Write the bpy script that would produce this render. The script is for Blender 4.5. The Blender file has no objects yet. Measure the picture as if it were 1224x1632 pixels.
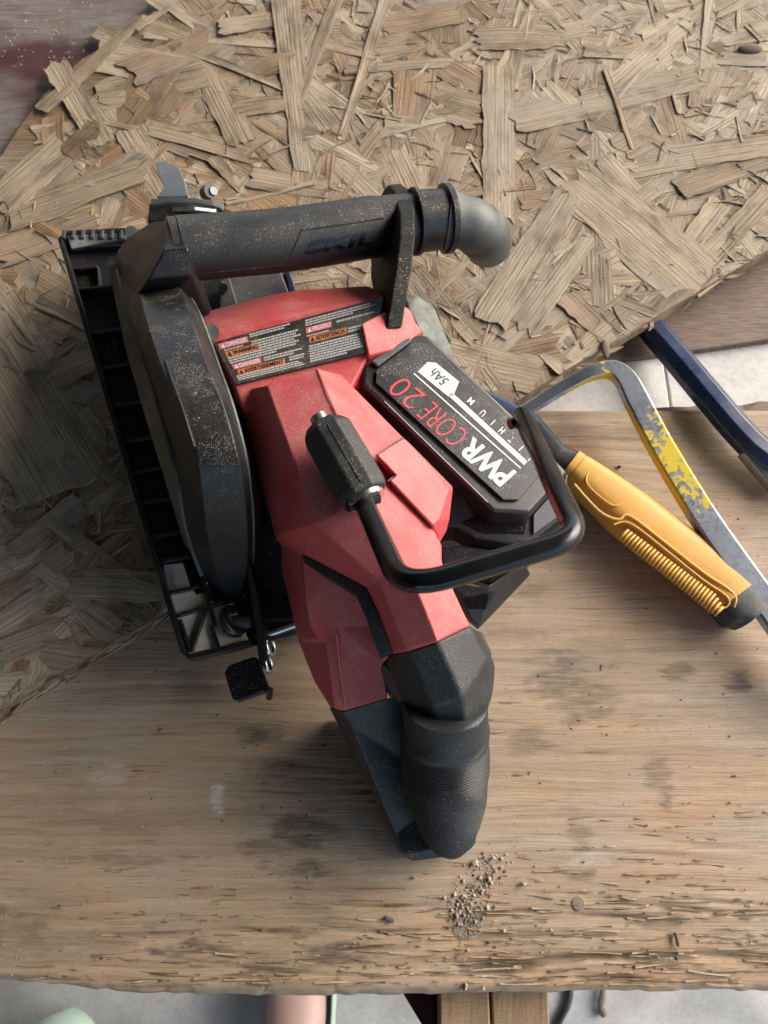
import bpy, bmesh, math, random
import numpy as np
from mathutils import Vector, Matrix
random.seed(11); rng = np.random.default_rng(5)
SC = bpy.context.scene; COL = SC.collection
# ------------------------------------------------------------------ camera, sky, sun, exposure
H = 0.46; TILT = math.radians(20); FPX = 26/36*1632
cam = bpy.data.cameras.new('camera'); cam.lens = 26; cam.sensor_width = 36; cam.sensor_fit = 'AUTO'
cam.clip_start = 0.02; cam.clip_end = 60
cam.dof.use_dof = True; cam.dof.focus_distance = 0.39; cam.dof.aperture_fstop = 14
co = bpy.data.objects.new('camera', cam); COL.objects.link(co)
co.location = (0, 0, H); co.rotation_euler = (TILT, 0, 0); SC.camera = co

SUN_TO = Vector((0.80, 0.42, 0.62)).normalized(); BLOCKER_X = 1.25  # second value: right edge of the added overhead light blocker
elev = math.asin(SUN_TO.z); azim = math.atan2(SUN_TO.x, SUN_TO.y)
w = bpy.data.worlds.new('World'); SC.world = w; w.use_nodes = True
wn = w.node_tree.nodes; wl = w.node_tree.links
sky = wn.new('ShaderNodeTexSky'); sky.sky_type = 'NISHITA'; sky.sun_disc = False
sky.sun_elevation = elev; sky.sun_rotation = azim; sky.air_density = 1.0; sky.dust_density = 3.0
wl.new(sky.outputs[0], wn['Background'].inputs[0]); wn['Background'].inputs[1].default_value = 0.15
sl = bpy.data.lights.new('sun', 'SUN'); sl.energy = 1.5; sl.angle = math.radians(58); sl.color = (1.0, 0.96, 0.905)
so = bpy.data.objects.new('sun', sl); COL.objects.link(so)
so.rotation_euler = SUN_TO.to_track_quat('Z', 'Y').to_euler(); so.location = SUN_TO*3
SC.view_settings.view_transform = 'Standard'; SC.view_settings.look = 'None'
SC.view_settings.exposure = 1.5; SC.view_settings.gamma = 1

# ------------------------------------------------------------------ geometry helpers
cT, sT = math.cos(TILT), math.sin(TILT)
def ray(px, py):
    x = (px-612)/FPX; y = -(py-816)/FPX
    return Vector((x, y*cT + sT, y*sT - cT))
def P(px, py, z):                    # point at height z seen along a measured direction
    d = ray(px, py); t = (z-H)/d.z
    return Vector((0, 0, H)) + d*t
def RAD(px, py, z, wpx):             # metric length of wpx at that point
    d = ray(px, py); t = (z-H)/d.z
    return wpx/FPX*t
def plane_of(a, b, c):
    a, b, c = P(*a), P(*b), P(*c); n = (b-a).cross(c-a).normalized()
    if n.z < 0: n = -n
    return a, n
def on(pl, px, py, lift=0.0):
    a, n = pl; d = ray(px, py); o = Vector((0, 0, H))
    return o + d*((a-o).dot(n)/d.dot(n)) + n*lift

def tag(o, label=None, cat=None, group=None, kind=None):
    if label: o['label'] = label
    if cat: o['category'] = cat
    if group: o['group'] = group
    if kind: o['kind'] = kind
    return o
def thing(name, label, cat, loc=(0, 0, 0), group=None):
    o = bpy.data.objects.new(name, None); COL.objects.link(o); o.location = loc
    o.empty_display_size = 0.02
    return tag(o, label, cat, group)
WORLD = {}
def wloc(o):
    v = Vector(o.location)
    return v + wloc(o.parent) if o.parent else v
def mesh_obj(name, verts, faces, m, parent=None, bevel=0, seg=2, smooth=False, recalc=True, mats=None, fmat=None):
    off = wloc(parent) if parent else Vector((0, 0, 0))
    me = bpy.data.meshes.new(name)
    me.from_pydata([tuple(Vector(v)-off) for v in verts], [], faces)
    if recalc:
        bm = bmesh.new(); bm.from_mesh(me)
        bmesh.ops.recalc_face_normals(bm, faces=bm.faces); bm.to_mesh(me); bm.free()
    for mm in (mats or [m]): me.materials.append(mm)
    if fmat: me.polygons.foreach_set('material_index', fmat)
    o = bpy.data.objects.new(name, me); COL.objects.link(o)
    if parent: o.parent = parent
    if smooth or bevel: me.polygons.foreach_set('use_smooth', [True]*len(me.polygons))
    if bevel:
        b = o.modifiers.new('bevel', 'BEVEL'); b.width = bevel; b.segments = seg; b.limit_method = 'ANGLE'
        b.angle_limit = math.radians(14); b.harden_normals = True; b.use_clamp_overlap = True
    me.update()
    return o
def shell(name, pts, faces, zbot, m, parent, bevel=0.0009, seg=2, shrink=0.0, down=None):
    """faceted top (pts in measured coordinates) whose rim drops vertically to zbot (or by 'down')"""
    V = [P(*p) if not isinstance(p, Vector) else p for p in pts]
    cen = sum(V, Vector())/len(V)
    cnt = {}
    for f in faces:
        for i in range(len(f)):
            e = (f[i], f[(i+1) % len(f)]); k = tuple(sorted(e)); cnt.setdefault(k, []).append(e)
    rim = [e[0] for e in cnt.values() if len(e) == 1]
    nxt = {a: b for a, b in rim}
    low = {}
    F = [list(f) for f in faces]; n0 = len(V)
    for a in nxt:
        v = V[a]; z = zbot if down is None else v.z-down
        q = Vector((v.x, v.y, min(z, v.z-0.0005))); q.x += (cen.x-v.x)*shrink; q.y += (cen.y-v.y)*shrink
        low[a] = len(V); V.append(q)
    for a, b in nxt.items(): F.append([b, a, low[a], low[b]])
    # bottom
    left = set(nxt)
    while left:
        s = left.pop(); loop = [s]; c = nxt[s]
        while c != s and c in left: left.discard(c); loop.append(c); c = nxt[c]
        F.append([low[i] for i in reversed(loop)])
    return mesh_obj(name, V, F, m, parent, bevel, seg)
def slab(name, pts, thick, m, parent, bevel=0.0006, seg=2):
    return shell(name, pts, [list(range(len(pts)))], 0, m, parent, bevel, seg, down=thick)
def smooth_path(pts, n=6):
    out = []
    for i in range(len(pts)-1):
        p0 = pts[max(i-1, 0)]; p1 = pts[i]; p2 = pts[i+1]; p3 = pts[min(i+2, len(pts)-1)]
        for k in range(n):
            t = k/n
            out.append(0.5*((2*p1)+(p2-p0)*t+(2*p0-5*p1+4*p2-p3)*t*t+(3*p1-p0-3*p2+p3)*t**3))
    out.append(pts[-1].copy()); return out
def tube_vf(path, radii, n=20, section=None, up=Vector((0, 0, 1)), cap=True):
    V = []; F = []
    N = len(path)
    for i, p in enumerate(path):
        t = (path[min(i+1, N-1)]-path[max(i-1, 0)]).normalized()
        s = t.cross(up)
        if s.length < 1e-4: s = t.cross(Vector((0, 1, 0)))
        s.normalize(); u = s.cross(t).normalized()
        r = radii[i] if isinstance(radii, (list, tuple)) else radii
        rx, ry = r if isinstance(r, (list, tuple)) else (r, r)
        for k in range(n):
            if section: a, b = section[k]
            else:
                th = 2*math.pi*k/n; a, b = math.cos(th), math.sin(th)
            V.append(p + s*(a*rx) + u*(b*ry))
    for i in range(N-1):
        for k in range(n):
            a = i*n+k; b = i*n+(k+1) % n
            F.append([a, b, b+n, a+n])
    if cap:
        F.append(list(range(n))[::-1]); F.append([(N-1)*n+k for k in range(n)])
    return V, F
def tube(name, path, radii, m, parent, n=20, section=None, smooth=True, bevel=0, up=Vector((0, 0, 1)), angle=40):
    V, F = tube_vf(path, radii, n, section, up)
    o = mesh_obj(name, V, F, m, parent, bevel, 2, smooth)
    if smooth and not bevel:
        me = o.data
        bm = bmesh.new(); bm.from_mesh(me)
        for e in bm.edges:
            if len(e.link_faces) == 2 and e.calc_face_angle(0) > math.radians(angle): e.smooth = False
        bm.to_mesh(me); bm.free()
    return o
def rsec(n=24, p=4.0):               # rounded-square section
    out = []
    for k in range(n):
        th = 2*math.pi*k/n; c, s = math.cos(th), math.sin(th)
        out.append((math.copysign(abs(c)**(2/p), c), math.copysign(abs(s)**(2/p), s)))
    return out
BOXSEC = [(1, 1), (-1, 1), (-1, -1), (1, -1)]
def text_mesh(name, body, m, parent, origin, ex, ey, nrm, width=None, height=None, bold=0.0, shear=0.0, depth=0.0002, wrap=None):
    cu = bpy.data.curves.new('t', 'FONT'); cu.body = body; cu.size = 1; cu.offset = bold; cu.shear = shear
    cu.resolution_u = 3
    to = bpy.data.objects.new('t', cu); COL.objects.link(to)
    dg = bpy.context.evaluated_depsgraph_get(); dg.update()
    me = bpy.data.meshes.new_from_object(to.evaluated_get(dg))
    bpy.data.objects.remove(to); bpy.data.curves.remove(cu)
    if wrap:
        bt = bmesh.new(); bt.from_mesh(me); bmesh.ops.triangulate(bt, faces=bt.faces); bmesh.ops.subdivide_edges(bt, edges=bt.edges, cuts=3, use_grid_fill=True); bt.to_mesh(me); bt.free()
    xs = [v.co.x for v in me.vertices]; ys = [v.co.y for v in me.vertices]
    x0, x1, y0, y1 = min(xs), max(xs), min(ys), max(ys)
    off = wloc(parent) if parent else Vector()
    for v in me.vertices:
        a = (v.co.x-x0)/(x1-x0)*(width or 1); b = (v.co.y-y0)/(y1-y0)*(height or 1)
        q = wrap(a, b) if wrap else origin + ex*a + ey*b + nrm*depth
        v.co = q-off
    me.materials.append(m); me.name = name
    o = bpy.data.objects.new(name, me); COL.objects.link(o)
    if parent: o.parent = parent
    return o

# ------------------------------------------------------------------ materials
def new_mat(name):
    m = bpy.data.materials.new(name); m.use_nodes = True
    nt = m.node_tree; return m, nt, nt.nodes, nt.links, nt.nodes['Principled BSDF']
def ramp(N, stops):
    r = N.new('ShaderNodeValToRGB'); e = r.color_ramp.elements
    while len(e) < len(stops): e.new(0.5)
    for i, (p, c) in enumerate(stops):
        e[i].position = p; e[i].color = (c, c, c, 1) if isinstance(c, (int, float)) else (*c, 1)
    return r
def mix(N, L, fac, a, b, mode='MIX'):
    x = N.new('ShaderNodeMix'); x.data_type = 'RGBA'; x.blend_type = mode
    for s, v in ((x.inputs[0], fac), (x.inputs[6], a), (x.inputs[7], b)):
        if hasattr(v, 'is_linked') or hasattr(v, 'links'): L.new(v, s)
        elif isinstance(v, (int, float)): s.default_value = v
        else: s.default_value = (*v, 1)
    return x.outputs[2]
def mth(N, L, op, a, b=None, c=None):
    x = N.new('ShaderNodeMath'); x.operation = op
    for i, v in enumerate((a, b, c)):
        if v is None: continue
        if hasattr(v, 'links'): L.new(v, x.inputs[i])
        else: x.inputs[i].default_value = v
    return x.outputs[0]
def noise(N, L, vec, scale, detail=3, rough=0.55):
    n = N.new('ShaderNodeTexNoise'); n.inputs['Scale'].default_value = scale
    n.inputs['Detail'].default_value = detail; n.inputs['Roughness'].default_value = rough
    L.new(vec, n.inputs['Vector']); return n
def plastic(name, base, rough=0.45, dust=0.25, wash=0.15, grain=0.0, metal=0.0, dustcol=(0.42, 0.33, 0.22), scuff=0.0, spec=0.5, coat=0.0):
    m, nt, N, L, B = new_mat(name)
    tc = N.new('ShaderNodeTexCoord').outputs['Object']
    geo = N.new('ShaderNodeNewGeometry')
    sep = N.new('ShaderNodeSeparateXYZ'); L.new(geo.outputs['Normal'], sep.inputs[0])
    upm = mth(N, L, 'MULTIPLY', mth(N, L, 'MAXIMUM', sep.outputs[2], 0.0), 1.0)
    col = None
    big = noise(N, L, tc, 45, 4, 0.6); bigr = ramp(N, [(0.38, 0.0), (0.66, 1.0)]); L.new(big.outputs[0], bigr.inputs[0])
    c0 = mix(N, L, mth(N, L, 'MULTIPLY', mth(N, L, 'MULTIPLY', bigr.outputs[0], upm), wash), base, dustcol)
    facs = []
    for sc_, thr, rad in ((1150, 1-dust*0.20, 0.26), (2300, 1-dust*0.45, 0.36)):
        v = N.new('ShaderNodeTexVoronoi'); v.inputs['Scale'].default_value = sc_; L.new(tc, v.inputs['Vector'])
        s2 = N.new('ShaderNodeSeparateColor'); L.new(v.outputs['Color'], s2.inputs[0])
        a = mth(N, L, 'GREATER_THAN', s2.outputs[0], thr)
        b = mth(N, L, 'LESS_THAN', v.outputs['Distance'], rad)
        facs.append(mth(N, L, 'MULTIPLY', a, b))
    f = mth(N, L, 'MAXIMUM', facs[0], facs[1])
    dens = mth(N, L, 'GREATER_THAN', mth(N, L, 'ADD', big.outputs[0], mth(N, L, 'MULTIPLY', noise(N, L, tc, 130, 3).outputs[0], 1.0)), 1.02)
    f = mth(N, L, 'MULTIPLY', mth(N, L, 'MULTIPLY', f, mth(N, L, 'POWER', upm, 1.5)), mth(N, L, 'ADD', mth(N, L, 'MULTIPLY', dens, 0.65), 0.2))
    c1 = mix(N, L, f, c0, tuple(min(1, x*1.5) for x in dustcol))
    if scuff:
        sn = noise(N, L, tc, 160, 5, 0.7); sr = ramp(N, [(0.60, 0.0), (0.72, 1.0)]); L.new(sn.outputs[0], sr.inputs[0])
        c1 = mix(N, L, mth(N, L, 'MULTIPLY', sr.outputs[0], scuff), c1, tuple(min(1, x*1.6+0.06) for x in base))
    L.new(c1, B.inputs['Base Color'])
    rr = mth(N, L, 'ADD', mth(N, L, 'MULTIPLY', bigr.outputs[0], 0.14), rough-0.05); rr = mth(N, L, 'ADD', rr, mth(N, L, 'MULTIPLY', f, 0.3))
    L.new(rr, B.inputs['Roughness']); B.inputs['Metallic'].default_value = metal
    B.inputs['Specular IOR Level'].default_value = spec; B.inputs['Coat Weight'].default_value = coat; B.inputs['Coat Roughness'].default_value = 0.15
    if grain:
        g = noise(N, L, tc, 1400, 2); bp = N.new('ShaderNodeBump'); bp.inputs['Strength'].default_value = grain
        bp.inputs['Distance'].default_value = 0.0004; L.new(g.outputs[0], bp.inputs['Height']); L.new(bp.outputs[0], B.inputs['Normal'])
    return m
M = {}
M['black'] = plastic('black plastic', (0.011, 0.012, 0.014), 0.42, 0.3, 0.05, 0.35, dustcol=(0.40, 0.35, 0.27))
M['black_dusty'] = plastic('black plastic under sawdust', (0.011, 0.012, 0.014), 0.36, 0.85, 0.05, 0.35, dustcol=(0.40, 0.35, 0.27), spec=0.4)
M['post'] = plastic('matt black bracket', (0.009, 0.010, 0.011), 0.6, 0.55, 0.05, 0.3, spec=0.18, dustcol=(0.40, 0.35, 0.27))
M['dark'] = plastic('matt black', (0.005, 0.005, 0.006), 0.7, 0.1, 0.02, 0, spec=0.15)
M['greylever'] = plastic('grey coated steel', (0.17, 0.20, 0.22), 0.4, 0.1, 0.1, 0.1)
M['black_clean'] = plastic('smooth black plastic', (0.011, 0.012, 0.014), 0.33, 0.12, 0.03, 0.15)
M['rubber'] = plastic('black rubber', (0.014, 0.016, 0.018), 0.5, 0.22, 0.05, 0.5, dustcol=(0.38, 0.35, 0.28))
M['grey_dusty'] = plastic('dust-coated rubber elbow', (0.045, 0.05, 0.048), 0.5, 0.5, 0.5, 0.3, dustcol=(0.24, 0.25, 0.22))
M['dusty_guard'] = plastic('guard caked with brown dust', (0.085, 0.068, 0.05), 0.7, 0.4, 0.5, 0.6)
M['endcap'] = plastic('dusty grey end cap', (0.05, 0.06, 0.056), 0.55, 0.6, 0.75, 0.3, dustcol=(0.27, 0.30, 0.26))
M['red'] = plastic('red plastic', (0.51, 0.070, 0.074), 0.5, 0.6, 0.34, 0.6, dustcol=(0.56, 0.34, 0.29))
M['hook'] = plastic('glossy black hook', (0.004, 0.005, 0.006), 0.2, 0.0, 0.02, 0.0, spec=0.4)
M['steel'] = plastic('worn steel', (0.42, 0.45, 0.47), 0.34, 0.1, 0.1, 0.1, metal=0.9, scuff=0.4)
M['zinc'] = plastic('zinc plated steel', (0.62, 0.64, 0.66), 0.28, 0.1, 0.05, 0, metal=1.0)
M['greyplate'] = plastic('grey painted steel', (0.05, 0.056, 0.065), 0.4, 0.2, 0.12, 0.2)
M['plate'] = plastic('battery face plate', (0.012, 0.012, 0.014), 0.36, 0.55, 0.04, 0.2, dustcol=(0.30, 0.29, 0.27))
M['white_ink'] = plastic('white print', (0.60, 0.64, 0.635), 0.45, 0.35, 0.05)
M['red_ink'] = plastic('red print', (0.55, 0.05, 0.06), 0.45, 0.1, 0.03)
M['black_ink'] = plastic('black print', (0.015, 0.015, 0.015), 0.5, 0.05, 0.0)
M['label'] = plastic('black label film', (0.018, 0.02, 0.018), 0.4, 0.4, 0.1, 0.1)
M['grey_ink'] = plastic('grey print', (0.44, 0.45, 0.43), 0.5, 0.2, 0.05)
M['orange_ink'] = plastic('orange print', (0.52, 0.17, 0.06), 0.5, 0.2, 0.05)
M['pink_ink'] = plastic('faded red print', (0.62, 0.14, 0.16), 0.5, 0.2, 0.05)
M['cream'] = plastic('lit pale sawdust', (0.80, 0.76, 0.64), 0.9, 0.1, 0.2, 0.8)  # dust colour raised so the shoe pockets look lit
M['yellow'] = plastic('yellow rubber', (0.60, 0.315, 0.05), 0.5, 0.10, 0.10, 0.4, dustcol=(0.6, 0.42, 0.22), scuff=0.25)
M['navy'] = plastic('dark blue enamel', (0.010, 0.024, 0.075), 0.3, 0.05, 0.04, 0.1, spec=0.6, scuff=0.1)
M['greyneck'] = plastic('grey black rubber', (0.03, 0.032, 0.036), 0.5, 0.2, 0.2, 0.3)
M['skin'] = plastic('skin', (0.31, 0.205, 0.175), 0.5, 0.0, 0.0, 0.1)
M['clog'] = plastic('pale green foam', (0.27, 0.36, 0.30), 0.6, 0.05, 0.05, 0.2)
M['crumb'] = plastic('wood crumbs', (0.36, 0.31, 0.25), 0.9, 0.3, 0.2, 0.5)
M['dirt'] = plastic('dirt crumbs', (0.10, 0.085, 0.065), 0.9, 0.2, 0.2, 0.5)
M['nail'] = plastic('rusty nail steel', (0.29, 0.235, 0.175), 0.6, 0.2, 0.3, 0.4)
M['fabric'] = plastic('dark trousers', (0.02, 0.021, 0.024), 0.9, 0.0, 0.0, 0.3)

def bar_mat():                       # bare steel with worn yellow paint
    m, nt, N, L, B = new_mat('worn yellow paint on steel')
    tc = N.new('ShaderNodeTexCoord').outputs['Object']
    at = N.new('ShaderNodeAttribute'); at.attribute_name = 'paint'
    n1 = noise(N, L, tc, 230, 8, 0.75)
    f = mth(N, L, 'GREATER_THAN', mth(N, L, 'ADD', n1.outputs[0], at.outputs['Fac']), 1.06)
    n3 = noise(N, L, tc, 300, 4, 0.7)
    dk = ramp(N, [(0.50, 0.0), (0.56, 1.0)]); L.new(n3.outputs[0], dk.inputs[0])
    n2 = noise(N, L, tc, 60, 3)
    steel = mix(N, L, n2.outputs[0], (0.22, 0.25, 0.29), (0.50, 0.54, 0.60))
    dkat = mth(N, L, 'MULTIPLY', dk.outputs[0], mth(N, L, 'MULTIPLY', at.outputs['Fac'], 1.2))
    steel = mix(N, L, dkat, steel, (0.035, 0.03, 0.02))
    c = mix(N, L, f, steel, (0.66, 0.48, 0.02))
    L.new(c, B.inputs['Base Color'])
    L.new(mth(N, L, 'SUBTRACT', 0.75, mth(N, L, 'MULTIPLY', mth(N, L, 'MAXIMUM', f, dkat), 0.75)), B.inputs['Metallic'])
    L.new(mth(N, L, 'ADD', 0.36, mth(N, L, 'MULTIPLY', f, 0.2)), B.inputs['Roughness'])
    bp = N.new('ShaderNodeBump'); bp.inputs['Strength'].default_value = 0.4; bp.inputs['Distance'].default_value = 0.0003
    L.new(mth(N, L, 'ADD', f, n3.outputs[0]), bp.inputs['Height']); L.new(bp.outputs[0], B.inputs['Normal'])
    return m
M['bar'] = bar_mat()
def strand_mat():
    m, nt, N, L, B = new_mat('wood strand')
    uv = N.new('ShaderNodeUVMap').outputs[0]
    at = N.new('ShaderNodeAttribute'); at.attribute_name = 'tone'
    s = N.new('ShaderNodeSeparateColor'); L.new(at.outputs['Color'], s.inputs[0])
    def mapped(sx, sy):
        mp = N.new('ShaderNodeMapping'); mp.inputs['Scale'].default_value = (sx, sy, 1); L.new(uv, mp.inputs['Vector']); return mp.outputs[0]
    g1 = noise(N, L, mapped(12, 520), 1, 5, 0.62)
    g2 = noise(N, L, mapped(60, 2100), 1, 3, 0.6)
    wv = N.new('ShaderNodeTexWave'); wv.wave_type = 'BANDS'; wv.bands_direction = 'Y'; wv.inputs['Scale'].default_value = 1
    wv.inputs['Distortion'].default_value = 5; wv.inputs['Detail'].default_value = 2; wv.inputs['Detail Scale'].default_value = 1.5
    L.new(mapped(6, 110), wv.inputs['Vector'])
    blot = noise(N, L, mapped(28, 60), 1, 4, 0.6)
    ca = mix(N, L, s.outputs[0], (0.215, 0.145, 0.085), (0.53, 0.432, 0.300))       # dark..light
    ca = mix(N, L, mth(N, L, 'MULTIPLY', s.outputs[1], 0.65), ca, (0.40, 0.35, 0.275))       # weathered grey
    ca = mix(N, L, mth(N, L, 'MULTIPLY', s.outputs[2], 0.7), ca, (0.37, 0.225, 0.115))      # orange
    r1 = ramp(N, [(0.30, 0.20), (0.45, 0.90), (0.75, 1.22)]); L.new(g1.outputs[0], r1.inputs[0])
    r2 = ramp(N, [(0.30, 0.62), (0.55, 1.08)]); L.new(g2.outputs[0], r2.inputs[0])
    c = mix(N, L, 0.85, ca, r1.outputs[0], 'MULTIPLY'); c = mix(N, L, 0.8, c, r2.outputs[0], 'MULTIPLY')
    r3 = ramp(N, [(0.1, 0.72), (0.8, 1.08)]); L.new(wv.outputs[0], r3.inputs[0]); c = mix(N, L, 0.55, c, r3.outputs[0], 'MULTIPLY')
    r4 = ramp(N, [(0.32, 0.42), (0.50, 0.95), (0.75, 1.15)]); L.new(blot.outputs[0], r4.inputs[0]); c = mix(N, L, 0.8, c, r4.outputs[0], 'MULTIPLY')
    gb = noise(N, L, mapped(9, 22), 1, 4, 0.65); gbr = ramp(N, [(0.50, 0.0), (0.66, 1.0)]); L.new(gb.outputs[0], gbr.inputs[0])
    c = mix(N, L, mth(N, L, 'MULTIPLY', gbr.outputs[0], 0.45), c, (0.33, 0.30, 0.26))
    L.new(c, B.inputs['Base Color']); B.inputs['Roughness'].default_value = 0.82; B.inputs['Specular IOR Level'].default_value = 0.25
    hgt = mth(N, L, 'ADD', mth(N, L, 'MULTIPLY', g1.outputs[0], 1.0), mth(N, L, 'MULTIPLY', g2.outputs[0], 0.5))
    bp = N.new('ShaderNodeBump'); bp.inputs['Strength'].default_value = 0.9; bp.inputs['Distance'].default_value = 0.0011
    L.new(hgt, bp.inputs['Height']); L.new(bp.outputs[0], B.inputs['Normal'])
    return m
M['strand'] = strand_mat()
def board_mat(name, c_lo, c_hi, stain=True, sx=5, sy=190, dark=(0.095, 0.075, 0.055), tint=None):
    m, nt, N, L, B = new_mat(name)
    tc = N.new('ShaderNodeTexCoord').outputs['Object']
    def mapped(a, b, src=tc):
        mp = N.new('ShaderNodeMapping'); mp.inputs['Scale'].default_value = (a, b, 1); L.new(src, mp.inputs['Vector']); return mp.outputs[0]
    warp = noise(N, L, mapped(6, 14), 1, 2)
    vw = N.new('ShaderNodeVectorMath'); vw.operation = 'ADD'; L.new(tc, vw.inputs[0])
    sc = N.new('ShaderNodeVectorMath'); sc.operation = 'SCALE'; sc.inputs['Scale'].default_value = 0.014
    L.new(warp.outputs['Color'], sc.inputs[0]); L.new(sc.outputs[0], vw.inputs[1])
    g1 = noise(N, L, mapped(sx, sy, vw.outputs[0]), 1, 5, 0.62)
    g2 = noise(N, L, mapped(sx*5, sy*5, vw.outputs[0]), 1, 3, 0.6)
    g3 = noise(N, L, mapped(90, 2400, vw.outputs[0]), 1, 2, 0.6)
    blot = noise(N, L, mapped(9, 22), 1, 6, 0.68)
    r1 = ramp(N, [(0.30, c_lo), (0.70, c_hi)]); L.new(g1.outputs[0], r1.inputs[0])
    r2 = ramp(N, [(0.28, 0.70), (0.50, 1.0), (0.8, 1.08)]); L.new(g2.outputs[0], r2.inputs[0])
    c = mix(N, L, 0.6, r1.outputs[0], r2.outputs[0], 'MULTIPLY')
    r25 = ramp(N, [(0.30, 0.62), (0.46, 1.0), (0.8, 1.08)]); L.new(g3.outputs[0], r25.inputs[0]); c = mix(N, L, 0.7, c, r25.outputs[0], 'MULTIPLY')
    r3 = ramp(N, [(0.26, 0.5), (0.46, 1.0), (0.8, 1.12)]); L.new(blot.outputs[0], r3.inputs[0]); c = mix(N, L, 0.75, c, r3.outputs[0], 'MULTIPLY')
    if tint:
        tn = noise(N, L, mapped(7, 12), 1, 3); tr = ramp(N, [(0.45, 0.0), (0.6, 1.0)]); L.new(tn.outputs[0], tr.inputs[0]); c = mix(N, L, tr.outputs[0], c, tint)
    if stain:
        ck = noise(N, L, mapped(26, 620, vw.outputs[0]), 1, 3, 0.55); ckr = ramp(N, [(0.34, 1.0), (0.40, 0.0)]); L.new(ck.outputs[0], ckr.inputs[0])
        cp = noise(N, L, mapped(9, 30), 1, 3, 0.6); cpr = ramp(N, [(0.42, 0.0), (0.54, 1.0)]); L.new(cp.outputs[0], cpr.inputs[0])
        c = mix(N, L, mth(N, L, 'MULTIPLY', mth(N, L, 'MULTIPLY', ckr.outputs[0], cpr.outputs[0]), 0.5), c, (0.12, 0.07, 0.045))
        pn = noise(N, L, mapped(5, 16), 1, 4, 0.6); pr_ = ramp(N, [(0.48, 0.0), (0.66, 1.0)]); L.new(pn.outputs[0], pr_.inputs[0])
        c = mix(N, L, mth(N, L, 'MULTIPLY', pr_.outputs[0], 0.5), c, (0.36, 0.32, 0.27))
        wn_ = noise(N, L, mapped(8, 26), 1, 4, 0.6); wr_ = ramp(N, [(0.50, 0.0), (0.64, 1.0)]); L.new(wn_.outputs[0], wr_.inputs[0])
        c = mix(N, L, mth(N, L, 'MULTIPLY', wr_.outputs[0], 0.55), c, mix(N, L, 1.0, c, (1.12, 0.92, 0.74), 'MULTIPLY'))
        at = N.new('ShaderNodeAttribute'); at.attribute_name = 'stain'
        s = N.new('ShaderNodeSeparateColor'); L.new(at.outputs['Color'], s.inputs[0])
        sp = noise(N, L, mapped(70, 420), 1, 6, 0.7); sr = ramp(N, [(0.30, 0.25), (0.54, 1.0)]); L.new(sp.outputs[0], sr.inputs[0])
        c = mix(N, L, mth(N, L, 'MULTIPLY', s.outputs[0], sr.outputs[0]), c, dark)
        c = mix(N, L, mth(N, L, 'MULTIPLY', s.outputs[1], sr.outputs[0]), c, (0.52, 0.50, 0.46))
        c = mix(N, L, mth(N, L, 'MULTIPLY', s.outputs[2], 0.7), c, (0.085, 0.06, 0.04))  # ridge shading painted along the cracks, beside the real stains
        fl = noise(N, L, mapped(320, 900), 1, 3); fr = ramp(N, [(0.63, 0.0), (0.68, 1.0)]); L.new(fl.outputs[0], fr.inputs[0])
        c = mix(N, L, mth(N, L, 'MULTIPLY', fr.outputs[0], 0.5), c, (0.10, 0.085, 0.065))
    L.new(c, B.inputs['Base Color']); B.inputs['Roughness'].default_value = 0.62; B.inputs['Specular IOR Level'].default_value = 0.35
    bp = N.new('ShaderNodeBump'); bp.inputs['Strength'].default_value = 0.55; bp.inputs['Distance'].default_value = 0.0008
    L.new(mth(N, L, 'ADD', mth(N, L, 'ADD', g1.outputs[0], g2.outputs[0]), mth(N, L, 'MULTIPLY', g3.outputs[0], 0.5)), bp.inputs['Height']); L.new(bp.outputs[0], B.inputs['Normal'])
    return m
M['bench'] = board_mat('weathered bench wood', (0.285, 0.205, 0.130), (0.43, 0.328, 0.222), True, 4, 150)
M['brown'] = board_mat('rough brown wood', (0.10, 0.066, 0.050), (0.25, 0.18, 0.135), False, 60, 700)
M['painted'] = board_mat('grey and maroon weathered wood', (0.15, 0.12, 0.10), (0.31, 0.27, 0.235), False, 26, 420, tint=(0.085, 0.03, 0.03))
M['blocker'] = board_mat('dark old shed boards', (0.035, 0.03, 0.026), (0.07, 0.06, 0.052), False, 4, 90)  # dark wood for the added light blockers
M['joist'] = board_mat('tan lumber', (0.22, 0.15, 0.085), (0.36, 0.25, 0.14), False, 60, 8)
M['maroon'] = board_mat('maroon painted wood', (0.045, 0.013, 0.014), (0.10, 0.026, 0.028), False, 60, 8)
def concrete_mat(name, a, b):
    m, nt, N, L, B = new_mat(name)
    tc = N.new('ShaderNodeTexCoord').outputs['Object']
    n1 = noise(N, L, tc, 9, 6, 0.6); n2 = noise(N, L, tc, 180, 4, 0.7)
    r = ramp(N, [(0.35, a), (0.65, b)]); L.new(n1.outputs[0], r.inputs[0])
    r2 = ramp(N, [(0.3, 0.7), (0.55, 1.0)]); L.new(n2.outputs[0], r2.inputs[0])
    L.new(mix(N, L, 0.6, r.outputs[0], r2.outputs[0], 'MULTIPLY'), B.inputs['Base Color']); B.inputs['Roughness'].default_value = 0.8
    bp = N.new('ShaderNodeBump'); bp.inputs['Strength'].default_value = 0.4; bp.inputs['Distance'].default_value = 0.001
    L.new(n2.outputs[0], bp.inputs['Height']); L.new(bp.outputs[0], B.inputs['Normal'])
    return m
M['concrete'] = concrete_mat('pale concrete', (0.22, 0.225, 0.22), (0.36, 0.365, 0.355))
M['white_wood'] = concrete_mat('pale gap board', (0.50, 0.485, 0.46), (0.66, 0.65, 0.62))  # even pale tone for the boards in the gap

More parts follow.
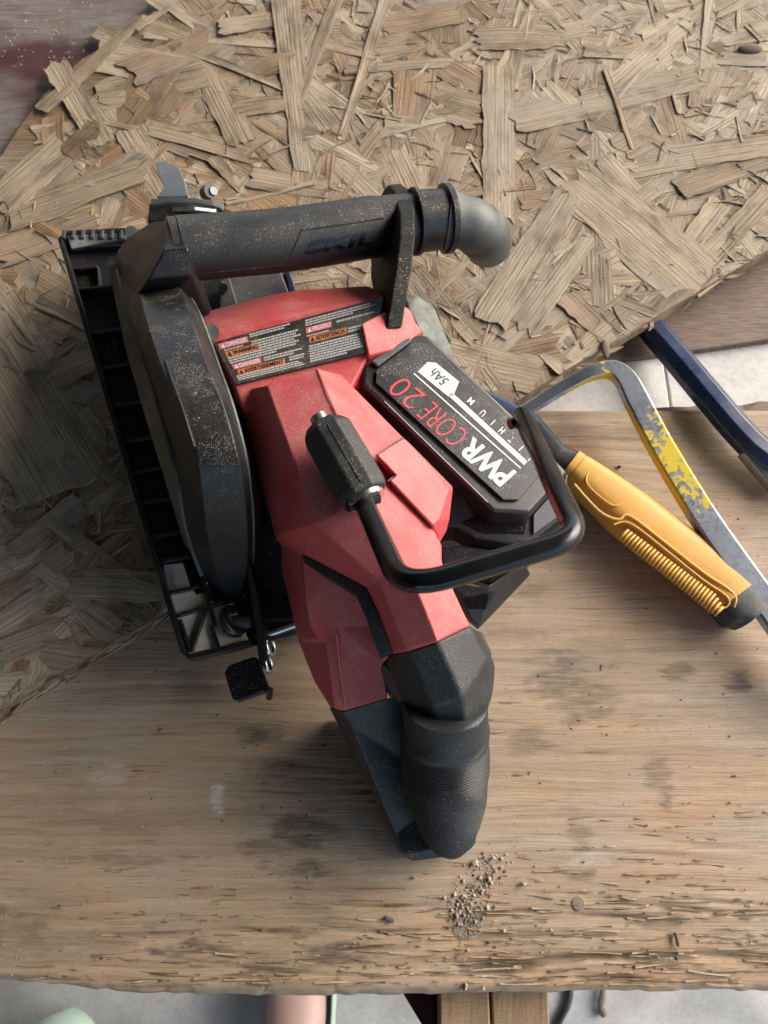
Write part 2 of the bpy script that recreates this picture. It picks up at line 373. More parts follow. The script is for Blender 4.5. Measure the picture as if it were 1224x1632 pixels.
# ------------------------------------------------------------------ value noise for real relief
def vnoise(x, y, seed):
    xi = np.floor(x).astype(int); yi = np.floor(y).astype(int); fx = x-xi; fy = y-yi
    fx = fx*fx*(3-2*fx); fy = fy*fy*(3-2*fy)
    def h(a, b):
        n = (a*374761393 + b*668265263 + seed*974711) & 0xffffffff
        n = ((n ^ (n >> 13))*1274126177) & 0xffffffff
        return ((n ^ (n >> 16)) & 0xffff)/65535.0
    return (h(xi, yi)*(1-fx)+h(xi+1, yi)*fx)*(1-fy)+(h(xi, yi+1)*(1-fx)+h(xi+1, yi+1)*fx)*fy

# ------------------------------------------------------------------ floor
FZ = -0.75
bm = bmesh.new(); bmesh.ops.create_grid(bm, x_segments=8, y_segments=8, size=6)
me = bpy.data.meshes.new('floor'); bm.to_mesh(me); bm.free(); me.materials.append(M['concrete'])
floor = bpy.data.objects.new('floor', me); COL.objects.link(floor); floor.location = (0, 0, FZ); tag(floor, kind='structure')

# unseen light blockers, added to make the light fall off leftwards
def plain_box(name, lo, hi, m):
    V = [(x, y, z) for x in (lo[0], hi[0]) for y in (lo[1], hi[1]) for z in (lo[2], hi[2])]
    F = [(0, 1, 3, 2), (4, 6, 7, 5), (0, 4, 5, 1), (2, 3, 7, 6), (0, 2, 6, 4), (1, 5, 7, 3)]
    o = mesh_obj(name, V, F, m); tag(o, kind='structure'); return o
plain_box('overhead_blocker', (-3.2, -3.0, 1.45), (BLOCKER_X, 3.2, 1.50), M['blocker'])
plain_box('side_blocker', (-1.75, -3.0, FZ+.001), (-1.70, 3.2, 1.449), M['blocker'])
# ------------------------------------------------------------------ bench: top board with real grain ridges, joists, brace
bench = thing('workbench', 'weathered plywood workbench top with coarse horizontal grain under the red saw', 'workbench', (0, 0, 0))
YB = P(1100, 654, 0).y
def edge_y(x):                       # uneven front edge
    px = x/(P(712, 1585, 0).x-P(612, 1585, 0).x)*100+612
    py = np.interp(px, [-600, 0, 60, 130, 230, 430, 700, 1000, 1224, 1900], [1560, 1564, 1569, 1578, 1586, 1590, 1587, 1583, 1583, 1580])
    k = (P(612, 1585, 0).y-P(612, 1575, 0).y)/10
    return P(612, 1585, 0).y + (py-1585)*k
xs = np.concatenate([np.linspace(-0.9, -0.30, 14)[:-1], np.linspace(-0.30, 0.30, 640), np.linspace(0.30, 0.62, 10)[1:]])
vs = np.linspace(0, 1, 330)
X, Vv = np.meshgrid(xs, vs)
E_ = edge_y(X) + 0.0012*(vnoise(X*160, X*0, 3)-0.5)
Y = E_ + (YB-E_)*Vv
pxs = 612 + X/(P(712, 1400, 0).x-P(612, 1400, 0).x)*100
front = np.clip(1-(Y-E_)/0.085, 0, 1)                 # rougher towards the front edge
wx = 0.012*(vnoise(X*9, Y*16, 8)-0.5)
g = vnoise(X*16, (Y+wx)*330, 1); g2 = vnoise(X*30, (Y+wx)*640, 2)
patch = np.clip(vnoise(X*9, Y*26, 21)*2.2-0.35, 0, 1)
crack = np.clip((0.36-g)/0.30, 0, 1)**1.2
rough = 0.16 + 0.84*front*patch
Z = -0.0034*crack*rough - 0.0007*np.clip(.4-g2, 0, 1)*rough + 0.0016*(vnoise(X*5, Y*9, 4)-0.5)
steps = np.floor(vnoise(X*10, (Y+wx)*60, 31)*3)/3.0; Z += -0.0014*(1-steps)*front
Z -= 0.004*np.clip(1-(Y-E_)/0.005, 0, 1)**2
stain = np.zeros(X.shape+(4,)); stain[..., 3] = 1
stain[..., 2] = np.clip((crack-0.40)*2.4, 0, 1)*np.clip(rough*1.1, 0, 1)  # shading of the grain ridges, put into the colour along cracks
def blotch(px, py, rx, ry, ch, amt, seed=0):
    c = P(px, py, 0); k = RAD(px, py, 0, 1)
    d = ((X-c.x)/(rx*k))**2+((Y-c.y)/(ry*k*1.05))**2
    d = d + 1.5*(vnoise(X*70+seed*7, Y*330, 50+seed)-0.5) + .9*(vnoise(X*240+seed*7, Y*900, 90+seed)-0.5)
    stain[..., ch] = np.maximum(stain[..., ch], (1.1 if ch == 0 else 1)*amt*np.clip(1.15-d, 0, 1))
for i, b in enumerate([(415, 1168, 40, 14, 0, .75), (450, 1225, 55, 22, 0, .5), (490, 1325, 60, 28, 0, .75), (420, 1350, 70, 14, 0, .6), (480, 1390, 60, 20, 0, .65),
        (300, 1512, 60, 14, 0, .95), (545, 1520, 70, 18, 0, .85), (200, 1372, 50, 12, 0, .5), (880, 1075, 60, 40, 0, .6), (930, 1120, 60, 35, 0, .55), (1080, 1072, 30, 14, 0, .7), (1178, 1086, 26, 20, 0, .85),
        (1050, 1240, 22, 40, 0, .45), (1062, 1275, 10, 14, 0, .6), (925, 1335, 22, 24, 0, .5), (930, 1395, 26, 9, 0, .7), (1060, 1465, 40, 16, 0, .5), (845, 1180, 30, 22, 0, .45), (900, 1290, 30, 8, 0, .35),
        (1005, 1545, 160, 10, 0, .22), (850, 945, 30, 14, 0, .4), (1000, 690, 240, 18, 0, .35), (700, 1430, 40, 12, 0, .3), (755, 1480, 30, 22, 0, .45), (345, 1268, 12, 22, 1, .9), (352, 1292, 7, 8, 1, .9), (175, 1235, 40, 20, 1, .35), (940, 1375, 40, 10, 1, .3), (1170, 1180, 60, 20, 1, .15), (845, 1010, 90, 8, 0, .35), (100, 1500, 130, 20, 0, .35), (20, 1480, 60, 40, 0, .5), (620, 1150, 60, 50, 0, .3)]): blotch(*b, seed=i)
nx, ny = len(xs), len(vs)
top = np.stack([X, Y, Z], -1).reshape(-1, 3)
TH = 0.019
idx = np.arange(nx*ny).reshape(ny, nx)
quads = np.stack([idx[:-1, :-1], idx[:-1, 1:], idx[1:, 1:], idx[1:, :-1]], -1).reshape(-1, 4)
loop = np.concatenate([idx[0, :-1], idx[:-1, -1], idx[-1, :0:-1], idx[:0:-1, 0]])
low = top[loop].copy(); low[:, 2] = -TH
nb = nx*ny; k = len(loop); ar = np.arange(k)
side = np.stack([loop, nb+ar, nb+(ar+1) % k, np.roll(loop, -1)], -1)
me = bpy.data.meshes.new('board')
me.from_pydata(np.concatenate([top, low]).tolist(), [], quads.tolist()+side.tolist()+[(nb+ar[::-1]).tolist()])
me.polygons.foreach_set('use_smooth', [True]*len(quads)+[False]*(k+1))
at = me.attributes.new('stain', 'FLOAT_COLOR', 'POINT')
at.data.foreach_set('color', np.concatenate([stain.reshape(-1, 4), np.tile([0.3, 0, 0, 1], (k, 1))]).ravel().astype('f'))
me.materials.append(M['bench'])
bb = bpy.data.objects.new('board', me); COL.objects.link(bb); bb.parent = bench
def box(name, lo, hi, m, parent, bevel=0.0015, rot=0):
    V = [(x, y, z) for x in (lo[0], hi[0]) for y in (lo[1], hi[1]) for z in (lo[2], hi[2])]
    F = [(0, 1, 3, 2), (4, 6, 7, 5), (0, 4, 5, 1), (2, 3, 7, 6), (0, 2, 6, 4), (1, 5, 7, 3)]
    return mesh_obj(name, V, F, m, parent, bevel)
jz = -TH-0.002
xa = P(700, 1600, jz).x; xb = P(782, 1600, jz).x; xc = P(875, 1600, jz).x
box('joist', (xa, -0.20, jz-0.089), (xb-0.0006, 0.40, jz), M['joist'], bench)
box('joist', (xb+0.0006, -0.205, jz-0.089), (xc, 0.40, jz-0.001), M['joist'], bench)
br0 = P(640, 1580, jz-0.02); br1 = P(676, 1640, jz-0.02); br2 = P(700, 1640, jz-0.02)
mesh_obj('brace', [Vector((br0.x-0.06, br0.y+0.1, jz-0.02)), Vector((xa-0.001, br0.y+0.1, jz-0.02)), Vector((xa-0.001, br2.y-0.02, jz-0.02)), Vector((br1.x+0.012, br2.y-0.02, jz-0.02)), br1, br0] +
         [Vector((v.x, v.y, jz-0.06)) for v in (Vector((br0.x-0.06, br0.y+0.1, 0)), Vector((xa-0.001, br0.y+0.1, 0)), Vector((xa-0.001, br2.y-0.02, 0)), Vector((br1.x+0.012, br2.y-0.02, 0)), br1, br0)],
         [[0, 1, 2, 3, 4, 5], [11, 10, 9, 8, 7, 6]]+[[i, 6+i, 6+(i+1) % 6, (i+1) % 6] for i in range(6)], M['maroon'], bench, 0.001)
for x in (-0.8, 0.5):
    box('leg', (x, -0.02, FZ+0.001), (x+0.089, 0.02, -TH-0.001), M['joist'], bench)
# boards behind the gap
yw0 = YB+0.0015; yw1 = P(1100, 553, -0.016).y
ww = thing('pale_board', 'pale board lying in the gap between bench top and brown plank', 'board', (0, yw0, -0.04))
xj = P(1062, 600, -0.022).x
box('plank', (-0.5, yw0+0.004, -0.04), (xj-0.0005, yw1+0.03, -0.022), M['white_wood'], ww)
box('plank', (xj+0.0005, yw0+0.004, -0.04), (0.7, yw1+0.03, -0.0225), M['white_wood'], ww)
sp = thing('splintered_lath', 'thin splintered brown strip along the back edge of the bench top', 'wood strip', (0.3, yw0, -0.02))
a0 = P(1040, 640, -0.008); N_ = 40
V = []; F = []
for i in range(N_+1):
    t = i/N_; x = a0.x + (0.7-a0.x)*t
    y1 = yw0 + 0.004 + 0.009*min(1, t*3+0.1) + random.uniform(-.0012, .0012)
    V += [Vector((x, yw0, -0.004-random.random()*.002)), Vector((x, y1, -0.006-random.random()*.003)), Vector((x, y1, -0.02)), Vector((x, yw0, -0.02))]
for i in range(N_):
    for q in range(4): F.append([i*4+q, i*4+(q+1) % 4, i*4+4+(q+1) % 4, i*4+4+q])
F += [[3, 2, 1, 0], [N_*4+q for q in range(4)]]
mesh_obj('strip', V, F, M['brown'], sp)
bp_ = thing('brown_plank', 'rough reddish brown plank half covered by the strand board edge', 'plank', (0.3, yw1, -0.02))
pl = [P(880, 590, -.016), P(1000, 571, -.016), P(1120, 556, -.016), P(1224, 541, -.016)]
k_ = (pl[3]-pl[1]); pl.append(pl[3]+k_*1.2)
back = [Vector((v.x, v.y+0.14, v.z)) for v in reversed(pl)]
shell('plank', pl+back, [list(range(len(pl)*2))], -0.036, M['brown'], bp_, 0.0012)

# painted weathered board in the far left corner
pb = thing('stained_board', 'grey weathered board with maroon stain beyond the broken corner of the strand board', 'board', P(60, 60, 0.003))
q = [P(-700, 420, 0.003), P(420, 420, 0.003), P(520, -160, 0.003), P(-700, -160, 0.003)]
gx, gy = 120, 90; V = []; F = []
lo = Vector((min(p.x for p in q), min(p.y for p in q), 0)); hi = Vector((0.02, 0.86, 0))
lo.x = -0.5; lo.y = 0.33
for j in range(gy+1):
    for i in range(gx+1):
        x = lo.x+(hi.x-lo.x)*i/gx; y = lo.y+(hi.y-lo.y)*j/gy
        V.append(Vector((x, y, 0)))
ax = np.array([(v.x, v.y) for v in V])
hh = 0.0035 + 0.004*(vnoise(ax[:, 0]*14, ax[:, 1]*60, 61)-.5) + 0.003*(np.floor(vnoise(ax[:, 0]*9+3, ax[:, 1]*30, 62)*3)/3-.5)
for v, z in zip(V, hh): v.z = float(z)
for j in range(gy):
    for i in range(gx): a = j*(gx+1)+i; F.append([a, a+1, a+gx+2, a+gx+1])
mesh_obj('face', V, F, M['painted'], pb, smooth=True, recalc=False)

# ------------------------------------------------------------------ OSB: core sheet and wood strands
OZ = 0.0115
e0 = P(0, 1135, OZ); e1 = P(1224, 400, OZ); ed = (e1-e0).normalized()
en = Vector((-ed.y, ed.x, 0))                          # into the sheet
OSB = [e0-ed*0.30, e1+ed*0.30, Vector((0.80, 0.95, OZ)), P(330, -60, OZ), P(262, 5, OZ), P(190, 60, OZ), P(130, 95, OZ), P(70, 150, OZ), P(30, 205, OZ), P(-15, 275, OZ), P(-200, 330, OZ), Vector((-0.75, 0.35, OZ))]
osb = thing('strand_board', 'tan oriented strand board sheet lying across the bench under the saw', 'board', e0)
shell('core', [v.copy() for v in OSB], [list(range(len(OSB)))], 0.0005, M['strand'], osb, 0)
core = osb.children[0].data
ta = core.attributes.new('tone', 'FLOAT_COLOR', 'FACE'); ta.data.foreach_set('color', [0.0, 0.1, 0.3, 1]*len(core.polygons))
uvl = core.uv_layers.new(name='UVMap')
for lp in core.loops: uvl.data[lp.index].uv = core.vertices[lp.vertex_index].co.xy
def inside(p):
    c = False; n = len(OSB); j = n-1
    for i in range(n):
        a, b = OSB[i], OSB[j]
        if (a.y > p.y) != (b.y > p.y) and p.x < (b.x-a.x)*(p.y-a.y)/(b.y-a.y)+a.x: c = not c
        j = i
    return c
def clampside(p):                    # keep everything behind the sawn edge
    d = (p-e0).dot(en)
    return p - en*(d-0.0004) if d < 0.0004 else p
def strand_vf(cx, cy, ang, ln, wd, z, tiltx=0, tilty=0, rag=0.12, th=0.0009, nl=6, nw=4, taper=0, curve=0):
    ca, sa = math.cos(ang), math.sin(ang); V = []; UV = []; F = []
    u0, v0 = random.random()*9, random.random()*9
    left = [random.uniform(-1, 1)*rag*wd*1.6 for _ in range(nw)]; right = [random.uniform(-1, 1)*rag*wd*1.6 for _ in range(nw)]
    wob = [random.uniform(-1, 1)*0.05*wd for _ in range(nl)]
    for i in range(nl):
        t = i/(nl-1)
        for j in range(nw):
            s = j/(nw-1)-0.5
            x = (t-0.5)*ln + left[j]*(1-t)**3 + right[j]*t**3
            ww_ = wd*(1-taper*t)*(1+0.10*math.sin(3*t+u0))
            y = s*ww_ + (wob[i] if abs(s) > .4 else 0) + curve*(t-.5)**2*ln
            zz = z + tiltx*x + tilty*y + 0.0006*math.sin(5*t+v0) + 0.0004*math.cos(4*s+u0)
            p = Vector((cx+ca*x-sa*y, cy+sa*x+ca*y, zz)); p = clampside(p) if (cx or cy) else p
            V.append(p); UV.append((u0+x, v0+y))
    for i in range(nl-1):
        for j in range(nw-1):
            a = i*nw+j; F.append((a, a+nw, a+nw+1, a+1))
    rim = [j for j in range(nw)] + [i*nw+nw-1 for i in range(1, nl)] + [(nl-1)*nw+j for j in range(nw-2, -1, -1)] + [i*nw for i in range(nl-2, 0, -1)]
    b = len(V)
    for r in rim: q_ = V[r].copy(); q_.z -= th; V.append(q_); UV.append(UV[r])
    n = len(rim)
    for i in range(n): F.append((rim[(i+1) % n], rim[i], b+i, b+(i+1) % n))
    return V, F, UV
def put(name, V, F, UV, tones, parent, off):
    me = bpy.data.meshes.new(name); me.from_pydata([tuple(v-off) for v in V], [], F)
    u = me.uv_layers.new(name='UVMap'); vi = np.empty(len(me.loops), dtype=np.int32); me.loops.foreach_get('vertex_index', vi)
    u.data.foreach_set('uv', np.array(UV, dtype='f')[vi].ravel())
    a = me.attributes.new('tone', 'FLOAT_COLOR', 'FACE'); a.data.foreach_set('color', np.array(tones, dtype='f').ravel())
    me.materials.append(M['strand'])
    bmm = bmesh.new(); bmm.from_mesh(me); bmesh.ops.recalc_face_normals(bmm, faces=bmm.faces); bmm.to_mesh(me); bmm.free()
    o = bpy.data.objects.new(name, me); COL.objects.link(o); o.parent = parent
    return o
def tone(light=None, grey=None, orange=None, x=0.0):
    l = random.betavariate(1.0, 0.9) if light is None else light
    g_ = min(1, max(0, random.random()**1.5*.7 + .30*x/.35)) if grey is None else grey
    o_ = min(1, random.random()**3*(1-1.2*x/.35)) if orange is None else orange
    return (l, g_, o_, 1)
off = wloc(osb)
CA = P(-15, 275, OZ); CB = P(310, -30, OZ); CN = Vector(((CB-CA).y, -(CB-CA).x, 0)).normalized()
def rand_pos():
    while True:
        p = Vector((random.uniform(-0.44, 0.44), random.uniform(-0.10, 0.70), 0))
        if (p-e0).dot(en) > 0.001 and inside(p) and (p-CA).dot(CN) > 0.035: return p
# lower layer and chips joined: too many to pick apart
V = []; F = []; UV = []; T = []
def add(v, f, u, t):
    b = len(V); V.extend(v); F.extend([tuple(b+i for i in q_) for q_ in f]); UV.extend(u); T.extend([t]*len(f))
for i in range(800):
    p = rand_pos(); t = tone(x=p.x)
    add(*strand_vf(p.x, p.y, random.uniform(0, math.pi), random.uniform(.06, .17), random.uniform(.014, .042), OZ+random.uniform(.0001, .0008), random.uniform(-.003, .003), random.uniform(-.010, .010), .09, .0006, nl=6, nw=5), t)
for i in range(1600):               # splinters and fibres
    p = rand_pos()
    add(*strand_vf(p.x, p.y, random.uniform(0, math.pi), random.uniform(.006, .030), random.uniform(.0004, .0018), OZ+random.uniform(.0010, .0022), random.uniform(-.03, .03), random.uniform(-.1, .1), .3, .0005, 3, 2, curve=random.uniform(-.3, .3)), tone(random.uniform(.3, 1)))
for i in range(900):                # frayed fibres along the sawn edge
    s = random.uniform(0.0, 0.95); p = e0+ed*s
    add(*strand_vf(p.x+en.x*random.uniform(.0005, .006), p.y+en.y*.004, random.uniform(0, math.pi), random.uniform(.006, .02), random.uniform(.001, .003), OZ-random.uniform(.0, .011), random.uniform(-.2, .2), random.uniform(-.2, .2), .3, .0008, 3, 2), tone(random.uniform(.1, .8)))
o = put('strand_layer', V, F, UV, T, osb, off); o['kind'] = 'stuff'
# prominent strands read off the photograph: x0,y0,x1,y1,width px, tone(light,grey,orange)
HAND = [(-70, 465, 112, 764, 150, (.80, .25, .12)), (65, 175, 222, 28, 26, (.75, .15, .15)), (85, 100, 160, 225, 42, (.7, .3, .05)), (128, 170, 400, 245, 38, (.72, .2, .1)),
  (205, 115, 335, 60, 60, (.7, .1, .3)), (160, 150, 330, 115, 66, (.72, .2, .1)), (320, 90, 385, 225, 42, (.75, .2, .08)), (302, 78, 530, 170, 16, (.55, .15, .15)), (530, 165, 640, 190, 10, (.6, .3, .1)), (10, 345, 225, 270, 58, (.62, .35, .15)),
  (0, 400, 150, 345, 60, (.45, .2, .35)), (0, 320, 120, 210, 60, (.6, .25, .2)), (455, 0, 485, 270, 44, (.66, .5, .1)), (545, -20, 460, 190, 22, (.6, .3, .15)), (620, -20, 545, 220, 18, (.72, .3, .1)), (210, 205, 275, 310, 50, (.7, .3, .1)),
  (795, 105, 795, 350, 46, (.66, .55, .05)), (838, 15, 815, 140, 20, (.6, .5, .1)), (690, 155, 770, 180, 90, (.55, .35, .15)), (820, 190, 1110, 120, 58, (.62, .55, .05)), (1040, -20, 1088, 178, 24, (.55, .6, .05)), (1135, -10, 1118, 155, 18, (.55, .65, .05)),
  (972, 265, 1250, 225, 56, (.72, .4, .08)), (1010, 235, 965, 110, 10, (.6, .2, .3)), (915, 285, 1120, 460, 100, (.70, .40, .12)), (960, 250, 1130, 440, 34, (.75, .4, .1)), (780, 510, 905, 310, 56, (.60, .75, .02)), (825, 520, 940, 360, 62, (.62, .65, .03)), (905, 600, 985, 530, 70, (.75, .45, .05)),
  (1120, 420, 1224, 310, 44, (.78, .3, .08)), (1090, 400, 1150, 320, 40, (.7, .4, .1)), (630, 450, 720, 590, 60, (.6, .3, .15)), (660, 430, 760, 540, 34, (.7, .3, .1)), (705, 560, 860, 600, 60, (.45, .2, .2)), (870, 560, 920, 610, 26, (.85, .3, .0)), (900, 470, 985, 545, 40, (.6, .4, .1)), (620, 240, 660, 330, 60, (.6, .5, .1)),
  (1080, 300, 1224, 250, 40, (.6, .4, .1)), (1000, 330, 1080, 270, 30, (.55, .5, .1)), (930, 80, 1224, 95, 26, (.5, .5, .1)), (600, 105, 760, 95, 18, (.6, .3, .15)), (610, 40, 730, 20, 40, (.55, .25, .25)), (760, 60, 880, 60, 50, (.5, .4, .15)), (900, 50, 1030, 20, 40, (.55, .4, .1)), (850, 20, 780, 140, 20, (.6, .3, .1)),
  (80, 830, 240, 950, 24, (.6, .2, .05)), (110, 930, 260, 935, 46, (.5, .25, .1)), (185, 920, 245, 945, 22, (.75, .2, .0)), (0, 1040, 200, 960, 44, (.5, .3, .1)), (0, 960, 110, 880, 50, (.45, .25, .15)), (60, 480, 150, 520, 22, (.65, .3, .1)), (85, 600, 165, 560, 44, (.35, .1, .3)), (60, 900, 190, 1000, 26, (.8, .1, .1)), (-10, 1000, 110, 925, 40, (.7, .2, .2)), (150, 880, 120, 915, 40, (.05, 0, 1.4)), (20, 880, 130, 800, 40, (.4, .2, .25)), (100, 700, 200, 760, 50, (.45, .2, .15)), (120, 620, 180, 640, 40, (.6, .3, .1)),
  (330, 180, 470, 160, 30, (.55, .2, .15)), (400, 280, 520, 300, 40, (.6, .4, .1)), (380, 120, 470, 90, 40, (.6, .2, .25)), (350, 44, 450, 24, 34, (.75, .2, .2)), (215, 45, 270, 8, 14, (.85, .1, .25)), (510, 60, 600, 90, 28, (.6, .3, .2)), (560, 260, 610, 200, 30, (.6, .4, .1)), (340, 250, 385, 300, 22, (.6, .3, .2)), (360, 320, 500, 290, 14, (.7, .4, .05)), (150, 300, 230, 245, 40, (.6, .5, .1))]
nstr = 0
for i in range(300-len(HAND)):
    p = rand_pos()
    px = p
    V, F, UV = strand_vf(p.x, p.y, random.uniform(0, math.pi), random.uniform(.06, .17), random.choice([random.uniform(.004, .012), random.uniform(.014, .030), random.uniform(.022, .046)]), OZ+random.uniform(.0008, .0014), random.uniform(-.004, .004), random.uniform(-.010, .010), .08, .0006, 8, 6, taper=random.uniform(-.3, .6))
    put('strand', V, F, UV, [tone(x=p.x)]*len(F), osb, off); nstr += 1
for i, (x0, y0, x1, y1, wpx, tn) in enumerate(HAND):
    a = P(x0, y0, OZ+.003); b = P(x1, y1, OZ+.003); c = (a+b)/2; d = b-a
    V, F, UV = strand_vf(c.x, c.y, math.atan2(d.y, d.x), d.length, RAD((x0+x1)/2, (y0+y1)/2, OZ, wpx), OZ+.0017+random.uniform(0, .0009), random.uniform(-.003, .003), random.uniform(-.008, .008), .09, .0006, 12, 8, taper=random.uniform(-.1, .25))
    put('strand', V, F, UV, [(min(1, max(0, tn[0]+random.uniform(-.35, .2))), min(1, tn[1]*random.uniform(.5, 1.6)), tn[2]*random.uniform(.5, 2.2), 1)]*len(F), osb, off); nstr += 1
V = []; F = []; UV = []; T = []
for i in range(260):                # broken flakes and fibres standing out of the sawn edge
    t_ = random.random(); p = e0+ed*(t_*0.34 if i % 3 else t_*0.85)
    v, f, u = strand_vf(p.x+en.x*.004, p.y+en.y*.004, math.atan2(ed.y, ed.x)+random.gauss(0, .5), random.uniform(.008, .035), random.uniform(.001, .006), OZ-random.uniform(.001, .009), random.uniform(-.15, .15), random.uniform(-.3, .3), .3, .0009, 4, 3)
    o_ = -en*random.uniform(.000, .005); add([q_+o_ for q_ in v], f, u, tone(random.choice([.0, .2, .5, 1.0])))
put('edge_splinters', V, F, UV, T, osb, off)['kind'] = 'stuff'
V = []; F = []; UV = []; T = []
for i in range(800):               # raised fibres and slivers of the worn bench top
    px = random.uniform(-60, 1290); py = 1585-abs(random.gauss(0, 150)) if i % 4 else random.uniform(700, 1580)
    p = P(px, py, 0)
    if (p-e0).dot(en) > -.012 or py > 1572: continue
    pv_ = Vector((p.x, p.y, 0)); gate = float(vnoise(np.array([p.x*9]), np.array([p.y*26]), 21)[0])
    if gate < .30 and i % 4: continue
    b0 = len(V); v, f, u = strand_vf(0, 0, random.gauss(0, .05), random.uniform(.004, .028), random.uniform(.0003, .0009), 0, random.uniform(-.02, .02), 0, .3, .0004, 4, 2, curve=random.uniform(-.08, .08))
    rot0 = Vector((p.x, p.y, random.uniform(-.0009, .0001)))
    V.extend([q_+rot0 for q_ in v]); F.extend([tuple(b0+k__ for k__ in q_) for q_ in f]); UV.extend(u); T.extend([(random.choice([.1, .3, .5, .7]), .3, .3, 1)]*len(f))
rf_ = put('raised_fibres', V, F, UV, T, bench, Vector((0, 0, 0))); rf_['kind'] = 'stuff'
#@@SAW
# ------------------------------------------------------------------ the circular saw
saw = thing('circular_saw', 'red and black cordless rear handle circular saw dusted with sawdust, resting on the strand board', 'circular saw', P(470, 760, 0.013))
def sub(o, name=None): return o
# shoe: rolled to the right, left edge raised
SHB = [(100, 392, .052), (112, 380, .053), (206, 377, .051), (440, 360, .024), (566, 985, .022), (400, 1030, .037), (306, 1053, .048), (294, 1043, .049)]
shoe = slab('shoe', SHB, 0.005, M['black_clean'], saw, 0.0008)
A0_, A1_, A2_ = P(*SHB[0]), P(*SHB[7]), P(*SHB[2])
sn = (A1_-A0_).cross(A2_-A0_).normalized(); sn = sn if sn.z > 0 else -sn
spl = (A0_, sn)
def rib(pts, w_, h_, mm=M['black_clean'], name='rib'):
    path = [on(spl, x, y, h_/2) for x, y in pts]
    return tube(name, path, [(w_, h_/2)]*len(path), mm, shoe, 4, [(1, 1), (-1, 1), (-1, -1), (1, -1)], False, 0.0004, up=sn)
rib([(206, 379), (113, 383), (103, 393), (297, 1042), (307, 1050), (400, 1028)], 0.0016, 0.008, name='rim')
rib([(196, 430), (228, 560), (262, 690), (300, 830), (345, 1000)], 0.0010, 0.0055)
for a, b in (((116, 404), (200, 400)), ((122, 438), (160, 434)), ((130, 470), (206, 463)), ((150, 540), (215, 530)), ((166, 596), (225, 584)), ((186, 655), (244, 645)), ((203, 712), (258, 702)), ((217, 760), (270, 750)), ((232, 808), (284, 800)), ((248, 862), (296, 852)), ((258, 900), (310, 890)), ((272, 948), (322, 938)), ((283, 985), (360, 962))):
    rib([a, b], 0.0009, 0.0065)
rib([(160, 434), (163, 470)], 0.0008, 0.006); rib([(185, 545), (196, 590)], 0.0008, 0.006); rib([(290, 990), (307, 1040)], 0.0009, 0.006); rib([(330, 975), (308, 1040)], 0.0009, 0.006); rib([(340, 1000), (352, 1036)], 0.0009, 0.006)
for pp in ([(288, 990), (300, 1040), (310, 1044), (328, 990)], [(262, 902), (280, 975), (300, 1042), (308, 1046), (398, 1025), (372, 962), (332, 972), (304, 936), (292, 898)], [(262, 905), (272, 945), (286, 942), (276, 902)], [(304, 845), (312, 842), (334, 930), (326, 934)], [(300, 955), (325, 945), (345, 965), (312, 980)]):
    slab('lit_dust_patch', [on(spl, x, y, 0.0022) for x, y in pp], 0.0016, M['cream'], shoe, 0.0004)  # light patch on the shoe dust, put into pale plates
# front scalloped lip
for i in range(7):
    x = 108+i*15
    rib([(x, 393), (x+2, 380.5)], 0.0012, 0.0088, M['greyplate'], 'tooth')
slab('front_lip', [on(spl, x, y, 0.0072) for x, y in ((112, 386), (204, 380), (207, 392), (120, 408))], 0.003, M['endcap'], shoe, 0.0006)
# dusty lower guard showing between shoe and upper guard
shell('lower_guard', [(172, 424, .068), (192, 414, .074), (236, 540, .095), (262, 640, .106), (292, 760, .10), (318, 880, .06), (298, 884, .05), (262, 764, .080), (230, 660, .082), (198, 550, .078)], [[0, 1, 2, 9], [9, 2, 3, 8], [8, 3, 4, 7], [7, 4, 5, 6]],   .014, M['dusty_guard'], saw, 0.0008)
# upper blade guard
ST = [[(186, 432, .085), (222, 468, .115), (286, 457, .118), (304, 474, .103)], [(204, 500, .098), (236, 522, .138), (308, 516, .138), (323, 512, .12)], [(228, 570, .108), (258, 590, .150), (334, 590, .150), (350, 588, .132)],
      [(250, 640, .115), (287, 648, .155), (358, 650, .153), (372, 650, .135)], [(272, 715, .114), (312, 722, .150), (379, 725, .148), (391, 725, .13)], [(286, 780, .102), (322, 790, .132), (391, 795, .130), (401, 795, .112)],
      [(296, 840, .082), (330, 850, .106), (395, 855, .104), (404, 855, .088)], [(312, 890, .062), (342, 905, .077), (394, 905, .075), (402, 900, .063)], [(330, 935, .047), (354, 945, .053), (386, 945, .053), (394, 938, .045)], [(345, 955, .036), (360, 964, .038), (380, 962, .038), (388, 952, .036)]]
def loft_shell(name, st, zbot, m, parent, bev=0.0008, sub_=4):
    L_ = []
    cols = len(st[0])
    lines = [smooth_path([P(*s[c]) for s in st], sub_) for c in range(cols)]
    n = len(lines[0]); V = [lines[c][i] for i in range(n) for c in range(cols)]
    F = [[i*cols+c, (i+1)*cols+c, (i+1)*cols+c+1, i*cols+c+1] for i in range(n-1) for c in range(cols-1)]
    return shell(name, V, F, zbot, m, parent, bev)
guard = loft_shell('upper_guard', ST, .02, M['black_dusty'], saw, .0022)
tube('guard_ridge', smooth_path([P(254, 545, .1405), P(272, 600, .1525), P(292, 655, .1575), P(310, 712, .153)], 4), [.0007]*13, M['black'], guard, 8)
tube('guard_rim', smooth_path([P(s_[0][0], s_[0][1], s_[0][2]) for s_ in ST], 4), .0016, M['grey_dusty'], guard, 8)
tube('guard_seam', smooth_path([P(s_[3][0], s_[3][1], s_[3][2]+.0004) for s_ in ST], 4), .0009, M['endcap'], guard, 8)
